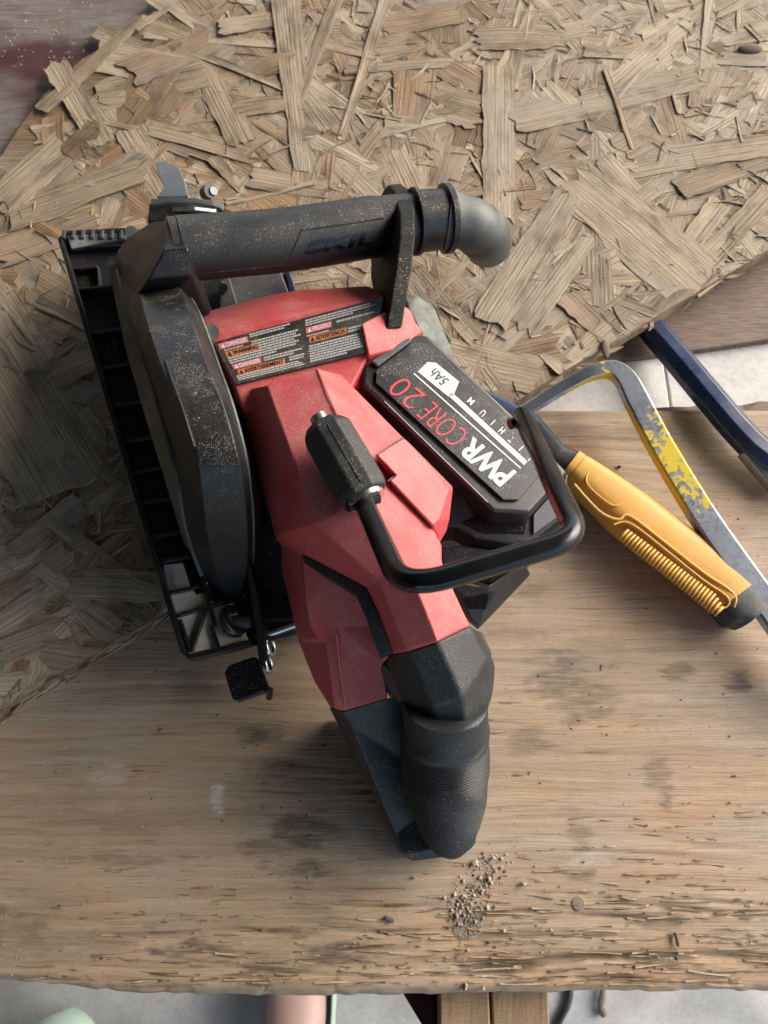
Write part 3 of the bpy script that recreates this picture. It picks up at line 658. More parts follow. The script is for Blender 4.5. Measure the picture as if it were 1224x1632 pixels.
# corner where the guard meets the front handle
HC = [(184, 415, .080), (190, 400, .084), (206, 376, .088), (243, 353, .098), (263, 350, .112), (285, 347, .117), (262, 398, .136), (300, 396, .137), (236, 446, .130), (306, 438, .122), (220, 468, .113), (286, 458, .116), (188, 440, .084)]
shell('guard_corner', HC, [[0, 1, 2, 6, 8], [2, 3, 4, 6], [4, 5, 7, 6], [6, 7, 9, 8], [8, 9, 11, 10], [0, 8, 10, 12]], .05, M['black_dusty'], saw, 0.0012)
# front handle
h0 = P(286, 397, .118); h1 = P(452, 383, .106); h2 = P(600, 361, .096); h3 = P(642, 357, .093)
hax = (h3-h0).normalized()
r0 = RAD(452, 383, .106, 48.5)
hp = smooth_path([h0, h1, h2], 8)
tube('front_handle', hp, [r0*1.01]+[r0]*(len(hp)-2)+[r0*.985], M['rubber'], saw, 40, bevel=0.0007)
fh = saw.children[-1]
tube('handle_core', [h0-hax*.004, h0+hax*.004], [r0*1.0, r0*.97], M['black'], saw, 36)
tube('handle_core', [h2-hax*.004, h3+hax*.010], [r0*.965, r0*.965], M['black'], saw, 36)
hup = Vector((0, 0, 1)); hs = hax.cross(hup).normalized(); hu = hs.cross(hax).normalized()   # hs points to the photographer's side (-y)
def on_handle(px, ang, lift=0.0002):
    t = (px-286)/(600-286); i = t*(len(hp)-1); k_ = min(int(max(i, 0)), len(hp)-2); c = hp[k_].lerp(hp[k_+1], i-k_)
    return c + (hs*math.cos(ang)+hu*math.sin(ang))*(r0+lift)
def wrap_at(px0, px1, a_bot, a_top, lift):
    return lambda a, b: on_handle(px0+(px1-px0)*a, a_bot+(a_top-a_bot)*b, lift)
text_mesh('lettering', 'SKIL', M['hook'], fh, None, None, None, None, 1, 1, 0.03, 0.25, wrap=wrap_at(462, 564, math.radians(18), math.radians(42), .0004))
for pts in ([(425, 10), (440, 18), (462, 62), (596, 62)], [(300, -2), (430, 2)]):
    pth = []
    for j in range(len(pts)-1):
        for q_ in range(6):
            t = q_/6; pth.append(on_handle(pts[j][0]+(pts[j+1][0]-pts[j][0])*t, math.radians(pts[j][1]+(pts[j+1][1]-pts[j][1])*t), 0))
    pth.append(on_handle(pts[-1][0], math.radians(pts[-1][1]), 0))
    tube('overmould_line', pth, .0005, M['black_dusty'], fh, 6)
# handle post
pv = -hax*0.0095
pr = [P(640, 292, .092), P(652, 302, .103), P(661, 335, .116), P(663, 375, .1185), P(657, 420, .117), P(649, 470, .111), P(641, 522, .104)]
lw = [P(634, 524, .094), P(622, 482, .080), P(612, 440, .062), P(612, 400, .052), P(620, 340, .060), P(630, 305, .080)]
ring = pr+lw; n_ = len(ring)
mesh_obj('handle_post', ring+[v+pv for v in ring], [list(range(n_)), [n_+i for i in range(n_)][::-1]]+[[i, (i+1) % n_, n_+(i+1) % n_, n_+i] for i in range(n_)], M['post'], saw, 0.0012)
# dust port
d0 = P(657, 354, .093); d1 = P(716, 349, .089)
dax = (d1-d0).normalized(); rc = RAD(690, 350, .09, 47)
Ld = (d1-d0).length
tube('dust_collar', [d0, d0+dax*.0005, d0+dax*.0030, d0+dax*.0034, d1-dax*.0045, d1-dax*.004, d1-dax*.0005, d1], [rc*1.0, rc*1.09, rc*1.09, rc, rc*.985, rc*1.13, rc*1.13, rc*1.02], M['black_dusty'], saw, 40)
ep = smooth_path([P(712, 350, .089), P(735, 353, .088), P(757, 362, .083), P(772, 374, .070), P(778, 384, .052), P(778, 388, .044)], 7)
er = [rc*(1.10-.22*min(1, i/6)) for i in range(len(ep))]
for i in range(len(ep)):
    if 17 <= i <= 21: er[i] *= 1.05
tube('dust_elbow', ep, er, M['grey_dusty'], saw, 40)
# motor housing
MH = [(318, 500, .080), (345, 491, .083), (440, 467, .089), (471, 462, .089), (585, 455, .083), (606, 466, .082),
      (332, 528, .100), (450, 506, .103), (612, 472, .098), (326, 560, .085), (338, 547, .1005), (374, 615, .1095), (588, 562, .106), (634, 542, .092), (668, 526, .086), (655, 494, .088), (372, 640, .098), (388, 655, .105), (556, 625, .103), (628, 558, .086)]
hous = shell('motor_housing', MH, [[0, 1, 7, 6], [1, 2, 7], [2, 3, 4, 8, 7], [4, 5, 8], [0, 6, 10, 9], [6, 7, 10], [7, 8, 12, 11, 10], [9, 10, 11, 16], [16, 11, 17], [11, 12, 18, 17], [12, 13, 19, 18], [8, 15, 13, 12], [5, 15, 8], [15, 14, 13], [13, 14, 19]], .016, M['red'], saw, 0.0014)
slab('housing_lug', [(575, 515, .1085), (612, 496, .1055), (648, 493, .101), (674, 528, .0955), (655, 540, .1), (625, 556, .106), (586, 566, .1105)], .009, M['red'], saw, 0.0016)
# warning label
lq = [P(341, 546, .1022), P(611, 474, .1002), P(594, 560, .1078), P(376, 613, .1112)]
ln_ = (lq[1]-lq[0]).cross(lq[3]-lq[0]).normalized(); ln_ = ln_ if ln_.z > 0 else -ln_
def LB(u, v, lift=0.0):              # u along the top edge, v downwards
    return (lq[0]*(1-u)+lq[1]*u)*(1-v)+(lq[3]*(1-u)+lq[2]*u)*v + ln_*(0.0003+lift)
g_ = [LB(i/8, j/4) for j in range(5) for i in range(9)]
lab = shell('warning_label', g_, [[j*9+i, j*9+i+1, (j+1)*9+i+1, (j+1)*9+i] for j in range(4) for i in range(8)], 0, M['label'], saw, 0, down=.0012)
V = []; F = []
def lrect(u0, v0, u1, v1):
    b = len(V); V.extend([LB(u0, v0, .00018), LB(u1, v0, .00018), LB(u1, v1, .00018), LB(u0, v1, .00018)]); F.append([b, b+1, b+2, b+3])
def rows(u0, u1, v0, v1, n):
    for i in range(n):
        va = v0+(v1-v0)*i/n; vb = va+(v1-v0)/n*0.62; u = u0; end = u1-random.random()*(.06 if i < n-1 else .2)*(u1-u0)*2
        while u < end:
            wl_ = random.uniform(.008, .03); lrect(u, va, min(u+wl_, end), vb); u += wl_+.0035
rows(.20, .44, .03, .13, 2); rows(.03, .20, .23, .27, 1); rows(.20, .50, .20, .42, 4); rows(.03, .50, .42, .58, 3); rows(.24, .50, .60, .70, 2); rows(.03, .52, .84, .96, 3); rows(.40, .52, .72, .82, 2)
rows(.53, .97, .05, .20, 3); rows(.72, .97, .24, .30, 1); rows(.53, .70, .38, .42, 1); rows(.80, .92, .44, .56, 2); rows(.54, .95, .60, .95, 7)
mesh_obj('label_print', V, F, M['grey_ink'], lab, recalc=False)
def banner(u0, v0, u1, v1, mm, word, tm):
    q_ = [LB(u0, v0, .0002), LB(u1, v0, .0002), LB(u1, v1, .0002), LB(u0, v1, .0002)]
    o = mesh_obj('label_banner', q_, [[0, 1, 2, 3]], mm, lab, recalc=False)
    tri = [LB(u0+.010, v1-.012, .0004), LB(u0+.034, v1-.012, .0004), LB(u0+.022, v0+.012, .0004)]
    mesh_obj('hazard_triangle', tri, [[0, 1, 2]], tm, lab, recalc=False)
    text_mesh('lettering', word, tm, lab, None, None, None, None, 1, 1, 0.02, wrap=lambda a, b: LB(u0+.042+(u1-u0-.05)*a, v1-.016-(v1-v0-.032)*b, .0004))
banner(.015, .07, .185, .20, M['pink_ink'], 'DANGER', M['white_ink']); banner(.03, .28, .235, .41, M['orange_ink'], 'WARNING', M['black_ink'])
banner(.035, .585, .22, .70, M['pink_ink'], 'DANGER', M['white_ink']); banner(.05, .72, .37, .84, M['orange_ink'], 'AVERTISSEMENT', M['black_ink'])
banner(.53, .22, .69, .34, M['pink_ink'], 'PELIGRO', M['white_ink']); banner(.545, .42, .79, .55, M['orange_ink'], 'ADVERTENCIA', M['black_ink'])
# motor end cap
shell('motor_end_cap', [(640, 466, .070), (668, 470, .073), (694, 490, .068), (703, 515, .066), (720, 555, .060), (728, 590, .052), (700, 600, .056), (668, 525, .083), (650, 492, .080)], [[0, 1, 8], [1, 2, 7, 8], [2, 3, 7], [3, 4, 6, 7], [4, 5, 6]], .013, M['endcap'], saw, 0.002, 3)
# red spine and handle body
RB = dict(A0=(386, 642, .100), A1=(402, 617, .108), A2=(424, 613, .123), A3=(505, 587, .122), A4=(543, 596, .112),
  C2=(468, 735, .137), C3=(500, 835, .137), C5=(603, 926, .126), C6=(648, 1038, .110),
  R2=(543, 675, .137), R3=(592, 790, .145), R4=(640, 890, .139), R5=(674, 962, .130), R6=(697, 1022, .119),
  E2=(643, 697, .117), E3=(690, 841, .117), E4=(704, 868, .115), E5=(704, 894, .115), E6=(724, 943, .112), E7=(749, 997, .104),
  D2=(412, 745, .096), D3=(446, 850, .096), S1=(481, 883, .100), S2=(584, 938, .112), S3=(624, 1041, .098))
K = list(RB); ix = {k: i for i, k in enumerate(K)}
fz = lambda s: [ix[k] for k in s.split()]
RF = [fz('A0 A1 A2 C2 D2'), fz('A2 A3 R2 C2'), fz('A3 A4 E2 R2'), fz('C2 R2 R3 C3'), fz('R2 E2 E3 R3'), fz('R3 E3 E4 R4'), fz('R4 E4 E5'), fz('R4 E5 E6 R5'), fz('C3 R3 R4 C5'), fz('C5 R4 R5'), fz('C5 R5 R6 C6'), fz('R5 E6 E7 R6'), fz('D2 C2 C3 D3'), fz('D3 C3 S1'), fz('S1 C3 C5 S2'), fz('S2 C5 C6 S3')]
shell('handle_housing', [RB[k] for k in K], RF, .07, M['red'], saw, 0.0012)
# lower red panel with its steps
LP_ = [(480, 880, .0985), (584, 937, .108), (624, 1041, .096), (608, 1058, .086), (618, 1112, .068), (547, 1133, .064), (531, 1128, .064), (517, 1024, .080), (506, 1018, .082), (492, 994, .086), (486, 955, .090), (570, 962, .1), (597, 1000, .093), (545, 1000, .088)]
shell('handle_cheek', LP_, [[0, 1, 11, 10], [1, 2, 12, 11], [10, 11, 13, 9], [11, 12, 13], [9, 13, 8], [8, 13, 5, 7], [13, 12, 2, 3], [13, 3, 4, 5], [7, 5, 6]], .055, M['red'], saw, 0.0012)
cheek = saw.children[-1]
tube('moulding_line', smooth_path([P(536, 1010, .0875), P(541, 1060, .0775), P(550, 1126, .0655)], 5), .0007, M['red'], cheek, 8)
shell('lower_cheek', [(386, 642, .094), (412, 745, .092), (446, 850, .092), (480, 882, .096), (487, 955, .088), (493, 994, .084), (507, 1019, .080), (518, 1026, .078), (532, 1129, .060), (525, 1125, .050), (501, 1086, .052), (475, 1020, .054), (458, 945, .056), (436, 864, .060), (396, 745, .070)],
      [[0, 1, 14], [1, 2, 13, 14], [2, 3, 13], [3, 4, 12, 13], [4, 5, 12], [5, 6, 11, 12], [6, 7, 11], [7, 8, 10, 11], [8, 9, 10]], .046, M['red'], saw, 0.001)
def ribbon(name, pts, m, parent, thick=.0016):   # pts: pairs along two sides
    V = [P(*p) for pr_ in pts for p in pr_]
    return shell(name, V, [[2*i, 2*i+1, 2*i+3, 2*i+2] for i in range(len(pts)-1)], 0, m, parent, 0.0004, down=thick)
ribbon('trim_strip', [((481, 882, .1012), (484, 895, .0995)), ((583, 937, .1132), (568, 948, .110)), ((600, 975, .110), (584, 985, .107)), ((626, 1041, .1), (606, 1046, .097))], M['black'], saw, .006)
# seams and latch
tube('housing_seam', smooth_path([P(505, 587, .1224), P(543, 675, .1374), P(592, 790, .1454), P(640, 890, .1394), P(674, 962, .1304), P(697, 1022, .1193)], 2), .0004, M['red'], saw, 6)
LT = [(600, 724, .1365), (644, 697, .1225), (716, 779, .1205), (699, 828, .1235), (690, 839, .1225), (621, 765, .136), (631, 757, .1345), (722, 776, .112), (716, 829, .108), (699, 858, .106)]
shell('battery_latch', LT, [[0, 1, 2, 3, 4, 5, 6], [1, 7, 2], [2, 7, 8, 3], [3, 8, 9, 4]], .09, M['red'], saw, 0.001)
slab('latch_gap', [(598.5, 724.5, .1350), (643, 696, .1207), (690, 830, .121), (688, 841, .1205), (618, 766, .1345), (628, 757, .133)], .0006, M['black_ink'], saw.children[-1], 0)
# battery
BT = [(579, 575, .104), (655, 533, .0985), (681, 533, .0965), (812, 655, .0855), (905, 752, .0725), (844, 818, .0790), (786, 815, .0835), (577, 612, .1045)]
bat = slab('battery_pack', BT, .062, M['black_clean'], saw, 0.0022, 3)
pa = plane_of((600, 588, .1045), (690, 550, .0985), (825, 798, .0830))
plate = slab('face_plate', [on(pa, x, y, .0006) for x, y in ((598, 610), (600, 589), (657, 547), (682, 547), (878, 736), (826, 797), (802, 797))], .002, M['plate'], bat, 0.0004)
slab('frame_chamfer', [on(pa, x, y, .0012) for x, y in ((601, 585), (655, 545), (652, 538), (590, 576))], .003, M['greyplate'], bat, 0.0008)
def bvec(x0, y0, x1, y1): return on(pa, x1, y1, .0009)-on(pa, x0, y0, .0009)
hgt = bvec(823, 753, 796, 777)
def btxt(s, p0, p1, mm, bold=0, shear=0.0, hv=hgt):
    o_ = on(pa, *p0, .0009); e = on(pa, *p1, .0009)-o_
    text_mesh('lettering', s, mm, plate, o_, e, hv, pa[1], 1, 1, bold, shear, 0.0)
btxt('PWR', (823, 753), (753, 696), M['white_ink'], .035)
btxt('CORE', (748, 692), (690, 640), M['red_ink'], -.012)
btxt('20', (680, 632), (643, 600), M['red_ink'], -.012)
def bline(p0, p1, wpx, mm):
    a = on(pa, *p0, .0008); b = on(pa, *p1, .0008); d = (b-a).normalized(); s = d.cross(pa[1]).normalized()*RAD(*p0, .095, wpx/2)
    mesh_obj('print_line', [a-s, a+s, b+s, b-s], [[0, 1, 2, 3]], mm, plate, recalc=False)
bline((659, 596), (829, 747), 2.4, M['white_ink']); bline((716, 628), (837, 739), 9, M['white_ink'])
bline((777, 801), (612, 640), 1.2, M['grey_ink'])
mesh_obj('print_tag', [on(pa, x, y, .0008) for x, y in ((681, 578), (694, 579), (731, 609), (722, 632), (714, 633), (665, 593))], [[0, 1, 2, 3, 4, 5]], M['white_ink'], plate, recalc=False)
btxt('5Ah', (716, 607), (694, 587), M['black_ink'], .01, .1, bvec(716, 607, 704, 617))
for ch, x, y in (('M', 749, 641), ('U', 768, 660), ('I', 784, 675), ('H', 798, 688), ('T', 813, 702), ('I', 829, 716), ('L', 842, 730)):
    e = 1.3 if ch == 'I' else (6.5 if ch == 'M' else 5)
    e *= .72; btxt(ch, (x+4.6+e*.7, y-4.6+e*.7), (x+4.6-e*.7, y-4.6-e*.7), M['white_ink'], .02, 0, bvec(x+4.5, y-4.5, x-3.2, y+3.2))
slab('battery_rear', [(700, 842, .0575), (722, 776, .074), (786, 812, .0590), (842, 816, .0590), (906, 752, .0585), (899, 824, .0545), (846, 864, .0535), (812, 866, .0545), (758, 858, .0560), (728, 840, .0575)], .026, M['black'], bat, 0.0016)
slab('battery_recess', [(737, 834, .0590), (771, 849, .0575), (836, 850, .0565), (841, 823, .0600), (790, 819, .0608)], .003, M['dark'], bat, 0.0004)
slab('rear_facet', [(850, 820, .0605), (905, 758, .0598), (898, 818, .0558), (850, 852, .0555)], .003, M['greyplate'], bat, 0.0006)
slab('battery_skirt', [(700, 872, .040), (718, 872, .043), (735, 868, .044), (786, 876, .043), (846, 868, .041), (897, 826, .038), (884, 856, .033), (845, 898, .034), (786, 934, .036), (706, 905, .037)], .012, M['black'], bat, 0.0012)
shell('battery_foot', [(706, 925, .050), (728, 928, .050), (774, 936, .050), (826, 903, .050), (838, 897, .046), (787, 946, .045), (738, 951, .045), (846, 914, .035), (763, 1001, .030), (776, 971, .0365), (750, 986, .034), (743, 972, .0375)],
      [[0, 1, 6], [1, 2, 5, 6], [2, 3, 4, 5], [5, 4, 7, 9], [9, 7, 8], [6, 5, 9, 11], [11, 9, 8, 10]], .024, M['black'], bat, 0.0010)
slab('foot_recess', [(742, 953, .0455), (780, 951, .0458), (774, 970, .0388), (746, 970, .0388)], .002, M['dark'], bat, 0.0003)
# rafter hook with its rubber knob
k0 = P(522, 690, .153); k1 = P(578, 786, .153); kax = (k1-k0).normalized(); rk = RAD(545, 740, .153, 44)
oct_ = [(math.cos(math.pi/8+i*math.pi/4), math.sin(math.pi/8+i*math.pi/4)) for i in range(8)]
knob = tube('hook_knob', [k0-kax*.0045, k0, k1-kax*.001, k1+kax*.0025], [rk*.72, rk, rk*1.0, rk*.88], M['rubber'], saw, 8, oct_, True, 0.0013)
tube('knob_pin', [k0-kax*.010, k0-kax*.0095, k0-kax*.002], [.0035, .0042, .0042], M['steel'], knob, 18)
tube('knob_seam', [k0+Vector((0, 0, rk*.93))+kax*.001, k1+Vector((0, 0, rk*.93))-kax*.001], .00035, M['rubber'], knob, 6)
tube('washer', [k1+kax*.0015, k1+kax*.0045], [rk*.72, rk*.70], M['zinc'], knob, 24)
hk = [P(576, 792, .153), P(583, 815, .160), P(604, 862, .178)]
def arc(a, b, c, n=8):               # quadratic corner
    return [a*(1-t)**2+b*2*t*(1-t)+c*t*t for t in [i/n for i in range(n+1)]]
pA, pB, pC, pD = P(582, 806, .156), P(642, 940, .204), P(924, 857, .204), P(830, 660, .152)
d1 = (pA-pB).normalized(); d2 = (pC-pB).normalized(); d3 = (pD-pC).normalized(); cr = .017; cr2 = .012
hook = [P(574, 789, .152), pA] + arc(pB+d1*cr, pB, pB+d2*cr) + arc(pC-d2*cr2, pC, pC+d3*cr2) + [pD-d3*.001, pD]
rh = .0045
tube('rafter_hook', hook, [rh]*(len(hook)-1)+[rh*.82], M['hook'], saw, 28, angle=50)
hookO = saw.children[-1]
def ball(name, c, r, m, parent, sc=(1, 1, 1)):
    bmm = bmesh.new(); bmesh.ops.create_uvsphere(bmm, u_segments=16, v_segments=10, radius=r)
    V = [Vector((v.co.x*sc[0], v.co.y*sc[1], v.co.z*sc[2]))+c for v in bmm.verts]; F = [[v.index for v in f.verts] for f in bmm.faces]; bmm.free()
    return mesh_obj(name, V, F, m, parent, smooth=True)
tube('hook_pin', [P(812, 676, .153), P(838, 668, .152)], .0027, M['hook'], hookO, 14)
tube('hook_pin', [P(553, 806, .157), P(603, 792, .153)], .0030, M['hook'], hookO, 14)
# rear collar, grip and lower arm
CO = [(648, 1036, .1095), (697, 1021, .1185), (749, 996, .1035), (690, 1128, .098), (738, 1110, .104), (778, 1050, .092), (700, 1168, .082), (744, 1160, .088), (784, 1110, .078), (624, 1042, .097), (612, 1052, .085), (650, 1130, .080), (764, 1004, .088), (790, 1060, .076), (712, 1178, .074), (742, 1178, .076), (770, 1152, .070), (664, 1146, .072), (786, 1100, .070)]
shell('grip_collar', CO, [[0, 1, 4, 3], [1, 2, 5, 4], [3, 4, 7, 6], [4, 5, 8, 7], [9, 0, 3, 11], [9, 11, 10], [11, 3, 6, 17], [2, 12, 13, 5], [5, 13, 18, 8], [6, 7, 15, 14], [7, 8, 16, 15], [17, 6, 14], [8, 18, 16]], .055, M['rubber'], saw, 0.0022, 3)
gp = smooth_path([P(709, 1120, .082), P(709, 1175, .066), P(710, 1240, .050), P(714, 1296, .034), P(719, 1334, .024), P(722, 1350, .019)], 48)
sl_ = [0.0]
for i in range(1, len(gp)): sl_.append(sl_[-1]+(gp[i]-gp[i-1]).length)
gp = [Vector([float(np.interp(sl_[-1]*k_/239, sl_, [p[c] for p in gp])) for c in range(3)]) for k_ in range(240)]
gw = [(0, 67), (.2, 69), (.45, 71), (.62, 65), (.80, 54), (.93, 40), (.985, 28), (1, 18)]
gr = []; nG = len(gp)
for i, p in enumerate(gp):
    t = i/(nG-1); wv = np.interp(t, [a for a, b in gw], [b for a, b in gw]); r = RAD(711, 1250, .05, wv)*(.36-.0)/.36
    if .24 < t < .93: r *= 1+0.013*(1 if (i//2) % 2 else -1)
    gr.append((r, r*.92))
def gsec(n=40):
    o_ = []
    for k_ in range(n):
        th = 2*math.pi*k_/n; c, s = math.cos(th), math.sin(th)
        o_.append((c, s*(1+.10*max(0, s)*(1-abs(c)))))
    return o_
grip = tube('rear_grip', gp, gr, M['rubber'], saw, 40, gsec(), True, up=Vector((0, 1, 1)), angle=80)
tube('grip_seam', [p+Vector((.007, .0, .0)) + Vector((0, -.3, .95)).normalized()*(gr[i][1]*1.015) for i, p in enumerate(gp) if 30 < i < 222 and i % 4 == 0], .00035, M['rubber'], grip, 6)
shell('lower_arm', [(524, 1126, .056), (547, 1134, .063), (619, 1112, .066), (648, 1112, .060), (563, 1160, .055), (650, 1215, .036), (632, 1330, .020), (668, 1300, .022), (640, 1362, .016), (656, 1373, .013), (700, 1352, .018), (738, 1362, .014), (632, 1350, .014), (600, 1280, .024), (556, 1190, .044)],
      [[0, 1, 4, 14], [1, 2, 4], [2, 3, 5, 4], [4, 5, 7, 6], [14, 4, 6, 13], [13, 6, 8, 12], [6, 7, 10, 8], [8, 10, 11, 9], [12, 8, 9]], .002, M['black_dusty'], saw, 0.0014)
shell('lock_button', [(601, 1062, .083), (612, 1056, .086), (632, 1080, .084), (646, 1112, .076), (638, 1120, .070), (618, 1100, .073)], [[0, 1, 2, 5], [5, 2, 3, 4]], .05, M['black_clean'], saw, 0.001)
shell('lock_button', [(762, 1006, .080), (768, 1006, .078), (784, 1040, .072), (782, 1060, .070), (774, 1050, .074)], [[0, 1, 2, 3, 4]], .05, M['black_clean'], saw, 0.001)
# dark gearbox between guard and housing
shell('gearbox', [(322, 520, .070), (345, 560, .075), (390, 660, .085), (420, 760, .082), (455, 860, .074), (478, 950, .050), (470, 985, .046), (398, 990, .046), (392, 930, .05), (396, 850, .07), (384, 740, .09), (352, 600, .09)], [[0, 1, 11], [1, 2, 10, 11], [2, 3, 10], [3, 4, 9, 10], [4, 5, 8, 9], [5, 6, 7, 8]], .036, M['dark'], saw, 0.001)
tube('bracket_screw', [P(337, 530, .100), P(337, 530, .104)], .0045, M['endcap'], saw, 16)
# lower guard lever
lv = [P(388, 878, .080), P(394, 880, .080), (P(407, 935, .07)), P(417, 990, .055), P(424, 1050, .036), P(413, 1062, .034), P(407, 1010, .05), P(398, 950, .066)]
lever = slab('guard_lever', lv, .020, M['dark'], saw, 0.001)
slab('lever_tab', [(357, 1072, .034), (364, 1060, .035), (404, 1046, .036), (412, 1050, .036), (430, 1098, .033), (424, 1104, .033), (378, 1117, .032), (370, 1114, .032)], .003, M['dark'], lever, 0.0012)
tube('lever_lip', [P(379, 1115, .0315), P(418, 1101, .0315), P(431, 1100, .030), P(429, 1112, .024)], .0019, M['black_clean'], lever, 10)
def torus(name, c, axis, R, r, m, parent):
    axis = axis.normalized(); s = axis.cross(Vector((0.3, .9, .2))).normalized(); u = axis.cross(s)
    n, k_ = 24, 8; V = []; F = []
    for i in range(n):
        a = 2*math.pi*i/n; d = s*math.cos(a)+u*math.sin(a)
        for j in range(k_):
            b = 2*math.pi*j/k_; V.append(c+d*(R+r*math.cos(b))+axis*(r*math.sin(b)))
    for i in range(n):
        for j in range(k_): F.append([i*k_+j, ((i+1) % n)*k_+j, ((i+1) % n)*k_+(j+1) % k_, i*k_+(j+1) % k_])
    return mesh_obj(name, V, F, m, parent, smooth=True)
torus('lever_ring', P(372, 990, .052), Vector((.7, .3, .5)), .0072, .0027, M['black_clean'], lever)
tube('lever_stem', [P(372, 992, .05), P(400, 990, .052)], .004, M['greyplate'], lever, 14)
tube('spring_rod', [P(416, 1014, .032), P(474, 993, .033)], .0028, M['zinc'], saw, 14)
torus('spring_loop', P(430, 1030, .030), Vector((.9, .2, .3)), .0050, .0014, M['zinc'], saw)
torus('spring_loop', P(427, 1058, .026), Vector((.9, .2, .2)), .0050, .0014, M['zinc'], saw)
# front bevel bracket, depth lever and screws
shell('bevel_bracket', [(234, 352, .058), (238, 325, .058), (250, 316, .062), (300, 314, .060), (330, 318, .056), (358, 324, .05), (356, 336, .05), (300, 350, .056)], [[0, 1, 2, 7], [2, 3, 7], [3, 4, 6, 7], [4, 5, 6]], .02, M['black'], saw, 0.001)
ribbon('bevel_scale', [((240, 317, .066), (241, 326, .064)), ((270, 314, .067), (270, 322, .064)), ((310, 315, .064), (310, 323, .061)), ((340, 321, .058), (340, 328, .056)), ((357, 326, .054), (354, 333, .053))], M['greylever'], saw, .0025)
ribbon('bevel_scale', [((274, 329, .063), (274, 335, .062)), ((310, 329, .061), (310, 335, .060)), ((345, 333, .055), (343, 339, .054))], M['zinc'], saw, .002)
lvr = [((248, 258, .070), (262, 256, .070)), ((254, 280, .068), (286, 268, .068)), ((261, 298, .064), (295, 290, .064)), ((256, 306, .063), (298, 306, .063)), ((250, 314, .062), (300, 313, .062))]
ribbon('depth_lever', lvr, M['greylever'], saw, .0022)
tube('bevel_bolt', [P(328, 308, .054), P(336, 304, .060)], .0048, M['black_clean'], saw, 12)
tube('bevel_bolt', [P(338, 306, .058), P(341, 304, .0600)], .003, M['greylever'], saw, 8)
tube('front_screw', [P(208, 374, .050), P(209, 370, .058)], .0042, M['greyplate'], saw, 12)
mb = slab('motor_bracket', [(350, 447, .046), (392, 436, .045), (448, 432, .042), (462, 470, .040), (440, 500, .043), (358, 505, .047), (345, 490, .048)], .022, M['greyplate'], saw, 0.0012)
slab('bracket_flange', [(350, 446, .052), (366, 442, .052), (380, 490, .051), (350, 496, .052)], .008, M['greyplate'], mb, 0.001)
tube('bracket_bolt', [P(356, 459, .052), P(356, 459, .056)], .0030, M['black_clean'], mb, 10)
slab('shoe_edge_bar', [(452, 428, .030), (460, 426, .030), (474, 470, .030), (464, 474, .030)], .008, M['navy'], saw, 0.0008)

ball('knot', P(58, 594, OZ+.0042), .0065, M['dirt'], osb, (1.3, .8, .28)); ball('knot', P(1196, 78, OZ+.003), .007, M['dirt'], osb, (1.5, .7, .4)); ball('knot', P(965, 556, OZ+.003), .005, M['dirt'], osb, (.6, 1.5, .3))
# ------------------------------------------------------------------ hand tools
ham = thing('hand_tool', 'yellow ribbed rubber tool handle with black ends tucked under the saw battery', 'tool handle', P(1050, 840, 0))
stn = [((893, 712), (872, 752)), ((930, 733), (903, 770)), ((1024, 793), (968, 838)), ((1072, 829), (1019, 880)), ((1120, 864), (1075, 921)), ((1170, 902), (1118, 950)), ((1205, 932), (1140, 980)), ((1219, 944), (1152, 994)), ((1222, 962), (1176, 1003))]
zc = 0.0155
hs_ = smooth_path([(P(*a, zc)+P(*b, zc))/2 for a, b in stn], 5)
wq = [(P(*a, zc)-P(*b, zc)).length/2 for a, b in stn]
hw = [float(np.interp(i/(len(hs_)-1)*(len(wq)-1), range(len(wq)), wq)) for i in range(len(hs_))]
sec = rsec(32, 3.2)
i0, i1 = 4, len(hs_)-11
tube('handle', hs_[i0:i1], [(hw[i], .0135) for i in range(i0, i1)], M['yellow'], ham, 32, sec, True)
yh = ham.children[-1]
tube('butt_cap', hs_[i1-1:], [(hw[i]*(1.0 if i < len(hs_)-4 else .93), .0128) for i in range(i1-1, len(hs_))], M['greyneck'], ham, 32, sec, True)
tube('neck', [P(845, 680, .012)]+hs_[:6], [(.008, .008)]+[(hw[i]*(.86 if i < 4 else 1.0), .0122 if i < 5 else .0136) for i in range(6)], M['black'], ham, 32, sec, True)
tube('shank', [P(760, 640, .010), P(850, 684, .012)], [(.009, .007)]*2, M['navy'], ham, 16, rsec(16, 4), True)
ht = zc+.0131
def hline(pts, r=.0006, mm=M['yellow'], nm='grip_line'): tube(nm, smooth_path([P(x, y, z) for x, y, z in pts], 4), r, mm, yh, 8)
hline([(938, 752, ht), (936, 772, ht), (975, 805, ht+.0003), (1000, 800, ht), (1022, 799, ht-.001)])
hline([(915, 772, ht-.001), (955, 815, ht), (985, 828, ht), (1003, 822, ht+.0004), (1060, 865, ht+.0004), (1120, 912, ht+.0003), (1158, 937, ht), (1172, 952, ht-.0008), (1170, 968, ht-.002)], .0010)
hline([(1034, 810, ht-.0006), (1090, 852, ht-.0004), (1120, 872, ht-.0012)]); hline([(1138, 886, ht-.001), (1140, 893, ht-.0006), (1170, 918, ht-.0006), (1200, 940, ht-.0012)])
hline([(978, 836, ht), (1004, 834, ht+.0003), (1060, 876, ht+.0003), (1120, 924, ht+.0002), (1150, 944, ht), (1162, 957, ht-.0006), (1156, 968, ht-.002), (1138, 968, ht-.003)], .0007)
V = []; F = []
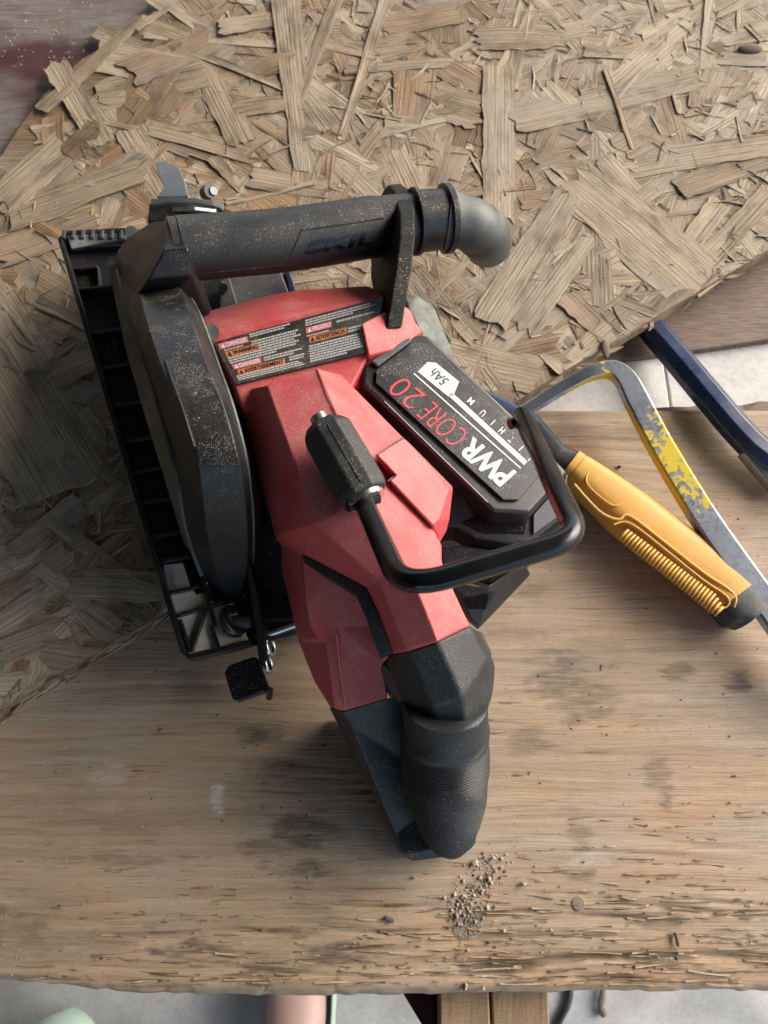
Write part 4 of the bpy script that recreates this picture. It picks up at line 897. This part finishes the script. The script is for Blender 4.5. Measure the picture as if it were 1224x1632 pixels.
for i in range(30):                 # grip ribs, finger-wide, joined: too fine to pick apart
    t = i/30.5; u = (1000+(1162-1000)*t, 842+(962-842)*t); v = (988+(1148-988)*t - (0), 862+(990-862)*t)
    if i > 26: u = (u[0]-(i-26)*1, u[1]+(i-26)*3)
    v_, f_ = tube_vf([P(u[0]+2, u[1]+2, ht-.0006), P((u[0]+v[0])/2-1, (u[1]+v[1])/2, ht-.0010), P(v[0]-2, v[1]-2, ht-.0028)], [(.00085, .0005)]*3, 8)
    b = len(V); V += v_; F += [[b+q_ for q_ in f] for f in f_]
rb_ = mesh_obj('grip_ribs', V, F, M['yellow'], yh, smooth=True); rb_['kind'] = 'stuff'

pry = thing('pry_bar', 'bent steel pry bar with worn yellow paint beside the yellow handle', 'pry bar', P(1060, 730, 0))
pth = smooth_path([P(800, 676, .012), P(842, 652, .016), P(900, 616, .024), P(945, 594, .030), P(976, 590, .031), P(997, 606, .031), P(1015, 640, .030), P(1054, 714, .028), P(1128, 835, .026), P(1228, 976, .023), P(1330, 1118, .020)], 8)
npt = len(pth)
rw = []
for i in range(npt):
    t = i/8
    wd = np.interp(t, [0, 1, 3, 4, 5, 6, 8, 10], [.0036, .0040, .0044, .0054, .0066, .0074, .0078, .0082])
    th = np.interp(t, [0, 1, 3, 4, 5, 10], [.0012, .0022, .0040, .0048, .0048, .0050])
    rw.append((float(wd), float(th)))
pbar = tube('bar', pth, rw, M['bar'], pry, 8, [(1, .78), (.82, 1), (-.82, 1), (-1, .78), (-1, -.78), (-.82, -1), (.82, -1), (1, -.78)], True, up=Vector((-.10, -.10, 1)), angle=20)
vals = []
for v in pbar.data.vertices:
    i = v.index//8; j = v.index % 8; t = i/8
    p_ = float(np.interp(t, [0, 1.5, 2.5, 3.5, 4, 5, 5.6, 6.3, 7.2, 7.8, 8.2, 10], [.15, .25, .42, .62, .52, .25, .22, .40, .58, .48, .2, .1]))
    if j in (0, 7) and t < 7.8: p_ += .22
    if j in (2, 3, 4, 5) and 5 < t < 7.9: p_ += .10
    if j in (1, 2): p_ -= .10 if t < 6.2 else 0.0
    vals.append(p_)
pa_ = pbar.data.attributes.new('paint', 'FLOAT', 'POINT'); pa_.data.foreach_set('value', vals)

blu = thing('wrecking_bar', 'dark blue faceted steel bar poking out from under the strand board', 'wrecking bar', P(1130, 620, 0))
bpth = smooth_path([P(960, 425, -.0075), P(1037, 522, -.0045), P(1085, 578, .004), P(1135, 638, .0115), P(1180, 690, .0135), P(1215, 722, .014), P(1290, 770, .012)], 5)
hexs = [(math.cos(math.pi/6+i*math.pi/3), math.sin(math.pi/6+i*math.pi/3)) for i in range(6)]
hexs = [(1.0, .42), (.42, 1.0), (-.42, 1.0), (-1, .42), (-1, -.42), (-.42, -1), (.42, -1), (1, -.42)]
tube('bar', bpth, [(.0098, .0085)]*len(bpth), M['navy'], blu, 8, hexs, True, 0.0008)
tube('tip', smooth_path([P(1196, 712, .012), P(1216, 736, .010), P(1250, 775, .008)], 4), [(.010, .006)]*9, M['steel'], blu, 12, rsec(12, 4), True)

# ------------------------------------------------------------------ crumbs, twig, nail
def crumbs(name, spots, m, label, cat):
    V = []; F = []
    c0 = P(spots[0][0], spots[0][1], 0)
    o = None
    for (px, py, r, z0) in spots:
        c = P(px, py, 0); rr = RAD(px, py, 0, r); bmm = bmesh.new(); bmesh.ops.create_icosphere(bmm, subdivisions=1, radius=1)
        R_ = Matrix.Rotation(random.random()*6, 3, Vector((random.random(), random.random(), random.random()+.1)).normalized())
        sx, sy, sz = random.uniform(.7, 1.3), random.uniform(.6, 1.1), random.uniform(.55, .9); b = len(V)
        for v in bmm.verts:
            q_ = R_ @ Vector((v.co.x*sx, v.co.y*sy, v.co.z*sz)); q_ *= random.uniform(.8, 1.15)
            V.append(c+Vector((q_.x, q_.y, q_.z))*rr+Vector((0, 0, rr*.6+z0)))
        F += [[b+v.index for v in f.verts] for f in bmm.faces]; bmm.free()
    o = mesh_obj(name, V, F, m, None, smooth=False); tag(o, label, cat, kind='stuff')
    return o
sp1 = []
for i in range(230):
    t = random.random()**.8; cx = 790-55*t; cy = 1370+95*t
    sp1.append((cx+random.gauss(0, 15), cy+random.gauss(0, 14), random.choice([.6, .7, .8, .9, 1.0, 1.2, 1.6, 2.1, 2.8, 3.6]), -.0005))
for i in range(1100):
    a = random.random()*6.3; r_ = math.sqrt(random.random()); sp1.append((745+r_*24*math.cos(a), 1474+r_*24*math.sin(a), random.uniform(.3, .9), -.0004))
sp1 += [(834, 1408, 5.5, 0), (757, 1375, 5, 0), (786, 1367, 4.5, 0), (780, 1400, 4.5, 0), (803, 1483, 4, 0), (741, 1572, 6.5, -.001), (770, 1576, 4, -.001), (878, 1482, 3, 0), (660, 1399, 4, 0)]
crumbs('sawdust_crumbs', sp1, M['crumb'], 'small heap of pale wood crumbs on the bench below the rear grip', 'wood crumbs')
sp2 = []
for i in range(200):
    t = random.random()**.8; sp2.append((790-55*t+random.gauss(0, 14), 1370+100*t+random.gauss(0, 14), random.choice([.6, .8, 1.0, 1.4, 2.2]), -.0004))
for i in range(520):
    px, py = random.uniform(-20, 1240), random.uniform(680, 1575)
    if (P(px, py, 0)-e0).dot(en) < -.004: sp2.append((px, py, random.choice([.6, .8, .9, 1.1, 1.5, 2.2]) if random.random() > .03 else 3.2, -.0004))
crumbs('dirt_specks', sp2, M['dirt'], 'dark specks of dirt scattered over the bench top', 'dirt')
sp3 = []
for i in range(420):
    px, py = random.uniform(-20, 1240), random.uniform(760, 1575)
    if (P(px, py, 0)-e0).dot(en) < -.004: sp3.append((px, py, random.choice([.5, .7, .9, 1.3, 1.8]), -.0003))
for i in range(160): sp3.append((random.uniform(-10, 190), random.uniform(-10, 120), random.uniform(.6, 2.0), .0045))
crumbs('pale_specks', sp3, M['crumb'], 'pale specks of sawdust scattered over the bench top and corner board', 'sawdust')
tg = tube('twig', smooth_path([P(1076, 1486, .001), P(1079, 1496, .0014), P(1081, 1507, .001)], 4), .0011, M['dirt'], None, 8); tag(tg, 'short dark twig lying near the right front edge of the bench', 'twig')
nl = tube('nail_head', [P(922, 1440, -.002), P(922, 1440, .0001)], .0036, M['nail'], None, 20, bevel=.0003); tag(nl, 'round grey nail head set flush in the bench top', 'nail')
for i, (x0, y0, x1, y1, lb) in enumerate([(597, 1196, 600, 1212, 'thin dark splinter lying left of the saw arm on the bench'), (615, 1462, 628, 1468, 'small dark chip on the bench left of the crumb heap')][1:]):
    o = tube('chip', [P(x0, y0, .001), P(x1, y1, .0012)], .0012, M['dirt'], None, 6); tag(o, lb, 'wood chip')
cd = tube('cord', smooth_path([P(880, 1650, FZ+.004), P(893, 1622, FZ+.006), P(904, 1600, FZ+.006), P(908, 1570, FZ+.006), P(905, 1500, FZ+.006)], 6), .0055, M['black_clean'], None, 10); tag(cd, 'black cord curving over the pale floor beside the tan joists', 'cord')
tw = tube('stick', smooth_path([P(963, 1618, FZ+.006), P(957, 1602, FZ+.008), P(961, 1585, FZ+.008), P(960, 1540, FZ+.008)], 4), [.005, .005, .006, .005, .004, .005, .005, .005, .005, .004, .004, .004, .004], M['dirt'], None, 8); tag(tw, 'crooked dark stick on the pale floor right of the cord', 'stick')

# ------------------------------------------------------------------ the person's feet under the bench edge
per = thing('person', 'person standing at the bench, bare foot in a pale green clog', 'person', P(470, 1640, FZ))
def leg(px, py, yaw, name):
    c = P(px, py, FZ+.05); f = Vector((math.sin(yaw), math.cos(yaw), 0))
    pts = [c+f*.10+Vector((0, 0, -.028)), c+f*.06+Vector((0, 0, -.012)), c+f*.0+Vector((0, 0, .012)), c-f*.07+Vector((0, 0, .04)), c-f*.105+Vector((0, 0, .10)), c-f*.12+Vector((0, 0, .22)), c-f*.12+Vector((0, 0, .40)), c-f*.11+Vector((0, -.01, .52))]
    rr = [(.034, .014), (.042, .020), (.040, .028), (.036, .034), (.034, .037), (.042, .046), (.054, .056), (.056, .058)]
    sp_ = smooth_path(pts, 4); rad = [tuple(float(np.interp(i/4, range(8), [r[q_] for r in rr])) for q_ in (0, 1)) for i in range(len(sp_))]
    tube(name, sp_, rad, M['skin'], per, 20, up=Vector((0, .6, .8)))
    # open clog
    out = [(-.036, -.15), (-.037, -.05), (-.036, .03), (-.034, .09), (-.025, .128), (.008, .138), (.036, .118), (.050, .07), (.050, 0), (.048, -.09), (.046, -.15), (0, -.175)]
    s = Vector((f.y, -f.x, 0))
    V = [Vector((c.x, c.y, FZ+.024))+s*a+f*b for a, b in out]; n = len(V)
    slab('clog_sole', V, .0225, M['clog'], per, .004)
    V = [Vector((c.x, c.y, FZ+.024+z))+s*a*k_+f*b*k_ for (z, k_) in ((0, 1.0), (.03, 1.04), (.045, .98), (.045, .92), (.02, .92)) for a, b in out]
    F = [[r_*n+i, r_*n+(i+1) % n, (r_+1)*n+(i+1) % n, (r_+1)*n+i] for r_ in range(4) for i in range(n)]
    o = mesh_obj('clog_upper', V, F, M['clog'], per, smooth=True)
    return o
leg(474, 1606, 0.02, 'leg')
# the other clog: only its rounded toe shows
def toe_clog(px, py):
    c = P(px, py, FZ+.05); V = []; F = []; n = 20
    for i in range(11):
        t = 1-(1-i/10)**2.2; y = -.22+.22*t; k_ = math.sqrt(max(0.0, 1-max(0, (t-.84)/.16)**2)); k_ = max(k_, .03)
        for j in range(n):
            a = 2*math.pi*j/n; x = .047*k_*math.cos(a); z = (.034*k_ if math.sin(a) > 0 else .045*(.5+.5*k_))*math.sin(a)
            V.append(c+Vector((x, y, z)))
    for i in range(10):
        for j in range(n): F.append([i*n+j, i*n+(j+1) % n, (i+1)*n+(j+1) % n, (i+1)*n+j])
    F += [list(range(n)), [10*n+j for j in range(n)]]
    mesh_obj('clog', V, F, M['clog'], per, smooth=True)
    pts = [c+Vector((0, -.13, .02)), c+Vector((0, -.17, .10)), c+Vector((0, -.18, .25)), c+Vector((0, -.17, .42)), c+Vector((0, -.17, .52))]
    sp_ = smooth_path(pts, 4); tube('leg', sp_, [float(np.interp(i/4, range(5), [.036, .036, .044, .055, .057])) for i in range(len(sp_))], M['skin'], per, 20, up=Vector((0, .6, .8)))
toe_clog(104, 1614)
